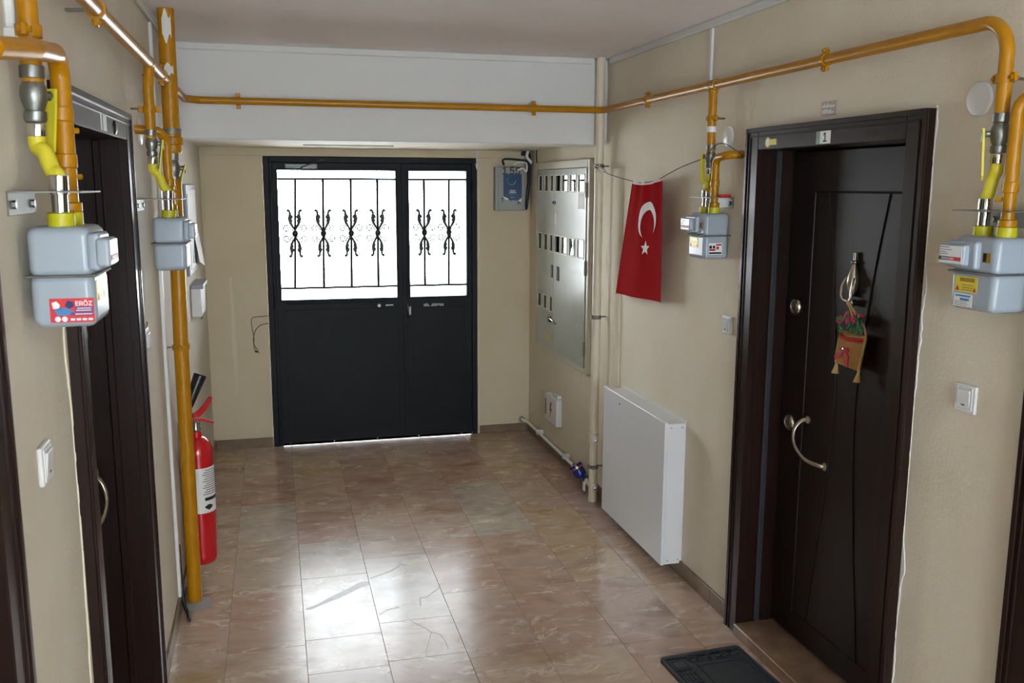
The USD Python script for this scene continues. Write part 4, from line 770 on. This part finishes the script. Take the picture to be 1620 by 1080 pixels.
# ------------------------------------------------------------------ telecom box and cables on the end wall
tb = thing('telecom_box', 'grey metal telephone box with a blue poster on the end wall', 'junction box', (1.70, YE, 1.85), 'E')
obj('box_body', bx(-0.125, 0.105, -0.16, 0.155, 0, 0.06, 0.004), 'box_grey', tb)
obj('side_strip', bx(-0.125, -0.10, -0.16, 0.155, 0.06, 0.066, 0.002), 'box_grey', tb)
obj('box_digits', cat(place(text('1', 0.05, bold=True), (-0.052, 0.127, 0.06), (1, 0, 0), (0, 1, 0), (0, 0, 1)), place(text('55', 0.05, bold=True), (0.025, 0.127, 0.06), (1, 0, 0), (0, 1, 0), (0, 0, 1))), 'ink_black', tb)
obj('box_lettering', cat(place(text('T', 0.032, bold=True), (-0.07, -0.085, 0.06), (1, 0, 0), (0, 1, 0), (0, 0, 1)), place(text('A', 0.03, bold=True), (0.055, -0.10, 0.06), (1, 0, 0), (0, 1, 0), (0, 0, 1))), 'ink_black', tb)
pst = obj('poster', prism(Polygon([(-0.062, 0.105), (0.075, 0.105), (0.078, -0.06), (0.06, -0.075), (0.045, -0.088), (0.01, -0.084), (-0.012, -0.09), (-0.03, -0.07), (-0.062, -0.058)]), 0.0605, 0.0615), 'poster_blue', tb, 'blue poster with a pale swirl')
sw = [(0.0 + 0.042 * math.cos(a) * (1 - 0.05 * a), 0.055 + 0.034 * math.sin(a) * (1 - 0.04 * a), 0.0618) for a in np.linspace(2.2, 6.4, 24)]
obj('poster_swirl', tube(sw, np.linspace(0.001, 0.0035, 24), 6), 'poster_cyan', pst)
obj('poster_text', cat(place(text('FIBER', 0.012, bold=True), (0.006, -0.018, 0.0615), (1, 0, 0), (0, 1, 0), (0, 0, 1)), bx(-0.018, 0.034, -0.033, -0.0285, 0.0615, 0.062)), 'label_white', pst)
obj('poster_lines', cat(bx(-0.02, 0.034, -0.043, -0.0405, 0.0615, 0.062), bx(-0.008, 0.02, -0.066, -0.060, 0.0615, 0.062)), 'poster_cyan', pst)
obj('torn_paper', prism([(-0.062, -0.058), (-0.02, -0.07), (-0.03, -0.085), (-0.055, -0.075)], 0.0605, 0.0612), 'paper_white', tb); obj('torn_paper', prism([(0.05, -0.09), (0.07, -0.1), (0.078, -0.075), (0.062, -0.08)], 0.0605, 0.0612), 'paper_white', tb)
cbk = thing('cable_bundle', 'loop of black cables above and right of the telephone box', 'cable', (1.78, YE, 2.0), 'E')
obj('cable', tube(spline([(-0.13, 0.018, 0.02), (-0.13, 0.06, 0.03), (0.0, 0.055, 0.035), (0.055, 0.035, 0.045), (0.06, -0.04, 0.05), (0.045, -0.16, 0.06), (0.04, -0.28, 0.05), (0.038, -0.30, 0.03)], 6), 0.008, 8), 'cable_black', cbk)
obj('cable', tube(spline([(0.055, 0.118, 0.03), (0.06, 0.08, 0.04), (0.05, 0.02, 0.05), (0.055, -0.08, 0.045), (0.045, -0.2, 0.055), (0.035, -0.29, 0.04)], 6), 0.011, 8), 'cable_black', cbk)
obj('cable', tube(spline([(-0.06, 0.02, 0.03), (-0.02, 0.04, 0.04), (0.03, 0.03, 0.06), (0.025, -0.03, 0.08), (0.0, -0.005, 0.076), (-0.04, -0.02, 0.076)], 6), 0.007, 8), 'paper_white', cbk, 'white cable')
obj('cable_box', rbox(0.0, 0.06, 0.085, 0.118, 0.0, 0.05, 0.006), 'black_plastic', cbk)
cw = thing('cable_bundle', 'thin cables dropping from the low ceiling above the meter cabinet', 'cable', (XR, 6.43, 2.03), 'R')
obj('cable', tube(spline([(0.03, 0.0, 0.02), (0.05, 0.05, 0.03), (0.02, 0.092, 0.02)], 6), 0.004, 8), 'cable_black', cw)
obj('cable', tube(spline([(-0.10, 0.0, 0.02), (-0.13, 0.05, 0.05), (-0.10, 0.092, 0.05)], 6), 0.012, 8), 'white_plastic', cw)
cv = thing('cable', 'short white cable from the low ceiling to the corner of the entrance door', 'cable', (1.447, YE, 2.03), 'E')
obj('cable_sheath', bar((0, -0.02, 0.03), (-0.004, 0.092, 0.03), 0.006, 8), 'white_plastic', cv); obj('cable_tip', lathe([(0.004, 0), (0.013, 0.03), (0.012, 0.045), (0.005, 0.05)], (0, -0.045, 0.03), (0, 1, 0), 12), 'white_plastic', cv)
single('cable_strip', bx(0.20, 0.77, YE - 0.62, YE - 0.585, 2.112, 2.122, 0.002), 'paper_white', 'flat white strip under the low ceiling above the entrance door', 'strip', part='strip_cover')
lw = thing('loose_wire', 'loose thin wires curling on the end wall left of the black door', 'wire', (-0.06, YE, 0.95), 'E')
obj('wire', tube(spline([(0.0, 0.01, 0.016), (-0.05, 0.004, 0.012), (-0.10, 0.0, 0.01), (-0.118, -0.02, 0.006), (-0.115, -0.08, 0.006), (-0.105, -0.15, 0.008), (-0.108, -0.22, 0.006), (-0.09, -0.25, 0.012)], 6), 0.0022, 6), 'string_brown', lw)
obj('wire', tube(spline([(0.0, -0.045, 0.016), (-0.05, -0.055, 0.012), (-0.09, -0.09, 0.01), (-0.11, -0.16, 0.006), (-0.10, -0.21, 0.006), (-0.085, -0.23, 0.01), (-0.075, -0.262, 0.006)], 6), 0.0022, 6), 'string_brown', lw)
obj('wire_joint', lathe([(0.003, 0), (0.006, 0.004), (0.006, 0.014), (0.003, 0.018)], (-0.102, -0.243, 0.008), (1, -0.4, 0), 8), 'ink_black', lw)
struct('wall_patch', place(prism(Polygon([(-0.313, 1.235), (-0.298, 1.24), (-0.29, 1.0), (-0.285, 0.75), (-0.29, 0.5), (-0.30, 0.385), (-0.308, 0.38), (-0.302, 0.5), (-0.318, 0.75), (-0.312, 1.0)]), 0, 0.0008), (0, YE, 0), (1, 0, 0), (0, 0, 1), (0, -1, 0)), 'patch_plaster', 'long pale plaster streak on the end wall left of the door', 'plaster patch')

# ------------------------------------------------------------------ left wall: notice board, little boxes, plate
nb = thing('notice_board', 'notice board with white papers on the left wall beyond the riser', 'notice board', (XL, 5.62, 1.62), 'L')
obj('board', bx(-0.31, 0.31, -0.25, 0.25, 0, 0.016, 0.003), 'grey_plastic', nb)
obj('paper', bx(-0.24, 0.28, 0.0, 0.22, 0.016, 0.0175), 'paper_white', nb); obj('paper', bx(-0.22, 0.12, -0.22, -0.02, 0.016, 0.0178), 'paper_white', nb)
obj('hanging_paper', place(prism([(-0.14, 0.0), (0.12, 0.0), (0.19, -0.25), (-0.08, -0.20)], 0, 0.001), (0.15, 0.0, 0.018), (1, 0, 0.02), (0, 0.995, -0.12), (0, 0.12, 0.99)), 'paper_white', nb)
obj('dark_print', prism([(-0.12, -0.19), (0.12, -0.21), (0.08, -0.05)], 0.0178, 0.0184), 'navy', nb); obj('dark_strip', bx(-0.285, -0.23, 0.04, 0.20, 0.0175, 0.0183), 'ink_black', nb)
lb = thing('wall_box', 'small white box on the left wall below the notice board', 'box', (XL, 5.62, 1.21), 'L')
obj('box_body', rbox(-0.17, 0.17, -0.085, 0.085, 0, 0.055, 0.006), 'white_plastic', lb); obj('box_lid', rbox(-0.175, 0.18, 0.075, 0.10, 0, 0.07, 0.005), 'grey_plastic', lb)
obj('hanging_wire', tube(spline([(0.15, -0.08, 0.03), (0.17, -0.12, 0.03), (0.22, -0.15, 0.02)], 6), 0.003, 6), 'string_brown', lb)
pt = thing('wall_plate', 'small white plate on the left wall beside the far edge of the left door', 'plate', (XL, 3.50, 1.31), 'L')
obj('plate_body', rbox(-0.045, 0.045, -0.045, 0.045, 0, 0.012, 0.004), 'white_plastic', pt); obj('plate_button', rbox(-0.03, 0.025, -0.025, 0.03, 0.01, 0.02, 0.004), 'white_plastic', pt); obj('plate_wire', tube(spline([(0.0, 0.045, 0.006), (0.02, 0.065, 0.01), (0.04, 0.05, 0.006)], 5), 0.004, 6), 'chrome', pt)

# ------------------------------------------------------------------ fire extinguisher
ex, ey, ez = -0.392, 4.42, 0.075
fe = thing('fire_extinguisher', 'red fire extinguisher with black horn hanging behind the yellow riser', 'fire extinguisher', (ex, ey, ez))
obj('cylinder', lathe([(0.0, 0.0), (0.05, 0.002), (0.064, 0.010), (0.071, 0.026), (0.072, 0.04), (0.072, 0.535), (0.069, 0.565), (0.058, 0.597), (0.04, 0.616), (0.026, 0.622), (0.024, 0.65), (0.0, 0.65)], (ex, ey, ez), (0, 0, 1), 40), 'red_paint', fe, smooth=40)
A = np.linspace(-2.5, 0.55, 26); lab = [(ex + 0.0726 * math.cos(t), ey + 0.0726 * math.sin(t), ez + z) for t in A for z in (0.265, 0.485)]
Fq = np.array([(2 * i, 2 * i + 2, 2 * i + 3) for i in range(25)] + [(2 * i, 2 * i + 3, 2 * i + 1) for i in range(25)])
lbm = obj('instruction_label', trimesh.Trimesh(np.array(lab), Fq, process=False), 'label_white', fe, 'white instruction label', smooth=True)
def arcbar(t0, t1, z0, z1, r=0.0731):
    A = np.linspace(t0, t1, 10); V = [(ex + r * math.cos(t), ey + r * math.sin(t), ez + z) for t in A for z in (z0, z1)]
    return trimesh.Trimesh(np.array(V), np.array([(2 * i, 2 * i + 2, 2 * i + 3) for i in range(9)] + [(2 * i, 2 * i + 3, 2 * i + 1) for i in range(9)]), process=False)
obj('label_lines', cat(*[arcbar(-1.25 + 0.1 * (k % 3), 0.0 + 0.12 * (k % 2), 0.355 + 0.0105 * k, 0.3585 + 0.0105 * k) for k in range(12)]), 'ink_grey', lbm, smooth=True)
obj('label_heading', arcbar(-1.15, 0.15, 0.325, 0.340), 'ink_black', lbm, smooth=True)
obj('label_emblem', cat(*[arcbar(-1.1 + 0.06 * (3 - w), -0.85 + 0.06 * w, 0.28 + 0.005 * k, 0.285 + 0.005 * k) for k, w in enumerate((1, 3, 4, 4, 2))]), 'ink_black', lbm, smooth=True)
zt = ez + 0.65
obj('valve_head', cat(lathe([(0.022, 0), (0.024, 0.006), (0.018, 0.02), (0.02, 0.045), (0.012, 0.055), (0.0, 0.055)], (ex, ey, zt), (0, 0, 1), 20), bar((ex, ey, zt + 0.03), (ex - 0.045, ey - 0.03, zt + 0.03), 0.011)), 'steel', fe)
ha = [(-0.012, 0.0), (0.03, 0.0), (0.085, -0.02), (0.085, -0.012), (0.03, 0.012), (-0.012, 0.014)]
hb = [(-0.012, 0.02), (0.02, 0.024), (0.05, 0.05), (0.085, 0.105), (0.075, 0.11), (0.04, 0.07), (0.01, 0.045), (-0.012, 0.04)]
def handle(poly): return place(prism(Polygon(poly), -0.011, 0.011), (ex, ey, zt + 0.045), (0.9, 0.436, 0), (0, 0, 1), (0.436, -0.9, 0))
obj('carry_handle', handle(ha), 'red_plastic', fe); obj('squeeze_lever', handle(hb), 'red_plastic', fe)
hs = np.array([ex - 0.045, ey - 0.03, zt + 0.03])
obj('swivel_arm', tube(spline([hs, hs + [-0.012, -0.02, 0.02], hs + [0.0, -0.015, 0.05]], 6), 0.009, 10), 'steel', fe)
obj('horn', lathe([(0.012, 0), (0.014, 0.02), (0.020, 0.06), (0.027, 0.17), (0.030, 0.21), (0.027, 0.215), (0.0, 0.20)], hs + [0.0, -0.015, 0.045], (0.36, 0.2, 0.9), 24), 'black_plastic', fe, 'black discharge horn')
obj('grip', lathe([(0.0, 0), (0.012, 0.005), (0.013, 0.10), (0.016, 0.15), (0.014, 0.19), (0.0, 0.195)], (ex - 0.055, ey - 0.06, ez + 0.44), (0.1, 0.05, 1), 16), 'black_plastic', fe)
obj('wall_bracket', cat(bx(XL, XL + 0.006, ey - 0.03, ey + 0.03, ez + 0.45, ez + 0.70, 0.002), bx(XL, ex + 0.0, ey - 0.012, ey + 0.012, zt - 0.002, zt + 0.004, 0.001)), 'steel', fe)

# ------------------------------------------------------------------ hanging burlap bag with flowers
bag = thing('hanging_bag', 'small burlap bag of flowers hanging from the door knocker', 'hanging ornament', (1.953, 2.79, 1.24))
bo = np.array([1.953, 2.785, 1.245]); bu, bv, bw = np.array([0.03, -0.86, 0.0]), np.array([0.05, -0.10, 0.92]), np.array([-0.9, -0.03, 0.05])
def B(m): return place(m, bo, bu, bv, bw)
pouch = m3.Manifold.batch_hull([m3.Manifold.sphere(0.009, 10).translate([u, v, w]) for u, v, w in ((-0.066, 0.005, 0), (0.066, -0.003, 0), (-0.074, 0.12, 0.0), (0.074, 0.12, 0.0), (0.0, 0.05, 0.012), (0, 0.05, -0.012), (0, 0.11, 0.014), (0, 0.11, -0.012))])
obj('pouch', B(man2tri(pouch)), 'burlap', bag, smooth=60)
obj('top_ribbon', B(tube(spline([(-0.078, 0.118, 0.0), (-0.05, 0.108, 0.02), (0.0, 0.104, 0.026), (0.05, 0.106, 0.02), (0.078, 0.112, 0.0)], 6), 0.007, 8)), 'ribbon_red', bag)
bow = obj('ribbon_bow', B(cat(prism(Polygon([(-0.035, 0.062), (-0.012, 0.072), (0.012, 0.07), (0.018, 0.055), (-0.005, 0.05), (-0.03, 0.048)]), 0.021, 0.026), prism(Polygon([(-0.012, 0.055), (-0.03, 0.028), (-0.06, 0.012), (-0.066, 0.03), (-0.03, 0.052)]), 0.02, 0.024), prism(Polygon([(0.0, 0.056), (0.02, 0.04), (0.028, 0.0), (0.012, -0.004), (-0.008, 0.045)]), 0.02, 0.024))), 'ribbon_red', bag)
obj('bow_button', B(lathe([(0.009, 0.026), (0.008, 0.03), (0.004, 0.031), (0, 0.029)], (-0.008, 0.06, 0), (0, 0, 1), 14)), 'chrome', bow)
for u, v in ((-0.074, 0.0), (0.072, -0.008)):
    obj('tassel', B(lathe([(0.004, 0.006), (0.007, 0.0), (0.006, -0.008), (0.011, -0.03), (0.016, -0.045), (0.0, -0.046)], (u, v, 0), (0, 1, 0), 10)), 'rope', bag)
obj('side_cord', B(cat(tube(spline([(-0.076, 0.0, 0.006), (-0.08, 0.06, 0.006), (-0.08, 0.125, 0.004)], 6), 0.0045, 8), tube(spline([(0.074, -0.008, 0.006), (0.081, 0.06, 0.006), (0.078, 0.14, 0.004)], 6), 0.0045, 8))), 'rope', bag)
kp = np.array([1.953, 2.815, 1.475])
def invB(p): return np.linalg.solve(np.stack([bu, bv, bw], 1), np.array(p) - bo)
kq = invB(kp)
obj('hanging_cord', B(cat(tube(spline([(0.078, 0.13, 0.004), (0.055, 0.17, 0.008), kq], 6), 0.004, 8), tube(spline([(-0.04, 0.14, 0.004), (-0.02, 0.19, 0.008), kq], 6), 0.004, 8), tube(spline([(0.02, 0.14, 0.008), (0.012, 0.19, 0.012), kq], 6), 0.003, 8))), 'rope', bag)
for i, (u, v, w) in enumerate(((-0.088, 0.168, 0.012), (-0.052, 0.190, 0.008), (0.004, 0.182, 0.016), (0.026, 0.190, 0.004), (-0.03, 0.174, 0.016))):
    r = random.Random(40 + i); ms = []
    for k in range(9):
        a = k * 2.4; s = trimesh.creation.icosphere(1, 0.0095); s.apply_scale((1, 1, 0.6)); s.apply_translation((u + 0.009 * math.cos(a) * (k > 0), v + 0.009 * math.sin(a) * (k > 0), w + 0.004 * (k == 0) + r.uniform(-0.003, 0.003))); ms.append(s)
    obj('flower', B(cat(*ms)), 'petal', bag, smooth=True)
r = random.Random(77)
for k in range(30):
    u, v, a = r.uniform(-0.075, 0.065), r.uniform(0.118, 0.175), r.uniform(0.3, 2.8); L = r.uniform(0.022, 0.036)
    c, s = math.cos(a), math.sin(a); P = Polygon([(0, 0), (L * 0.35, L * 0.24), (L * 0.75, L * 0.18), (L, 0), (L * 0.75, -L * 0.18), (L * 0.35, -L * 0.24)])
    obj('leaf', B(place(prism(P, 0, 0.0012), (u, v, 0.006 + r.uniform(0, 0.018)), (c, s, 0.25), (-s, c, 0.1), (0, -0.2, 1))), 'leaf_green', bag)

# ------------------------------------------------------------------ door mat
dm = thing('door_mat', 'black moulded rubber door mat in front of the right door', 'door mat', (1.61, 2.86, 0))
def rr_poly(x0, x1, y0, y1, r): return sbox(x0 + r, y0 + r, x1 - r, y1 - r).buffer(r, quad_segs=6)
mo, ma = np.array([1.615, 2.845]), 0.05
def MT(m): c, s = math.cos(ma), math.sin(ma); return place(m, (mo[0], mo[1], 0), (c, s, 0), (-s, c, 0), (0, 0, 1))
hx, hy = 0.178, 0.30
obj('mat_base', MT(prism(rr_poly(-hx, hx, -hy, hy, 0.02), 0, 0.006)), 'mat_rubber', dm)
obj('mat_rim', MT(cat(prism(rr_poly(-hx, hx, -hy, hy, 0.02).difference(rr_poly(-hx + 0.014, hx - 0.014, -hy + 0.014, hy - 0.014, 0.014)), 0.006, 0.0145))), 'mat_rubber', dm)
def frame_poly(x0, x1, y0, y1, w=0.005): return sbox(x0, y0, x1, y1).difference(sbox(x0 + w, y0 + w, x1 - w, y1 - w))
obj('mat_field', MT(cat(prism(frame_poly(-0.055, 0.155, -0.22, 0.215), 0.006, 0.0125), prism(rr_poly(-0.045, 0.145, -0.21, 0.205, 0.004), 0.006, 0.0085))), 'mat_rubber', dm)
obj('mat_squares', MT(cat(*[prism(frame_poly(-0.155, -0.085, y, y + 0.07, 0.006), 0.006, 0.0125) for y in (0.195, 0.10, 0.005, -0.09, -0.185, -0.27)], *[prism(sbox(-0.143, y + 0.012, -0.097, y + 0.058), 0.006, 0.011) for y in (0.195, 0.005, -0.185)], *[prism(sbox(-0.143 + 0.016 * k, y + 0.012, -0.133 + 0.016 * k, y + 0.058), 0.006, 0.011) for y in (0.10, -0.09, -0.27) for k in range(3)])), 'mat_rubber', dm)
r = random.Random(12); fl_ = []
for end in (1, -1):
    for k in range(26):
        x, y, a = r.uniform(-0.06, 0.14), end * r.uniform(0.232, 0.278), r.uniform(0, 6.28); L = r.uniform(0.008, 0.02)
        fl_.append(place(prism(Polygon([(0, 0), (L * 0.4, L * 0.3), (L, 0), (L * 0.4, -L * 0.3)]), 0.006, 0.013), (x, y, 0), (math.cos(a), math.sin(a), 0), (-math.sin(a), math.cos(a), 0), (0, 0, 1)))
    for k in range(5):
        c0 = (-0.04 + 0.045 * k, end * 0.255); fl_.append(tube([(c0[0] + 0.014 * math.cos(t) * (1 - t / 9), c0[1] + 0.012 * math.sin(t) * (1 - t / 9), 0.0075) for t in np.linspace(0, 6, 20)], 0.0034, 6))
obj('floral_relief', MT(cat(*fl_)), 'mat_rubber', dm)
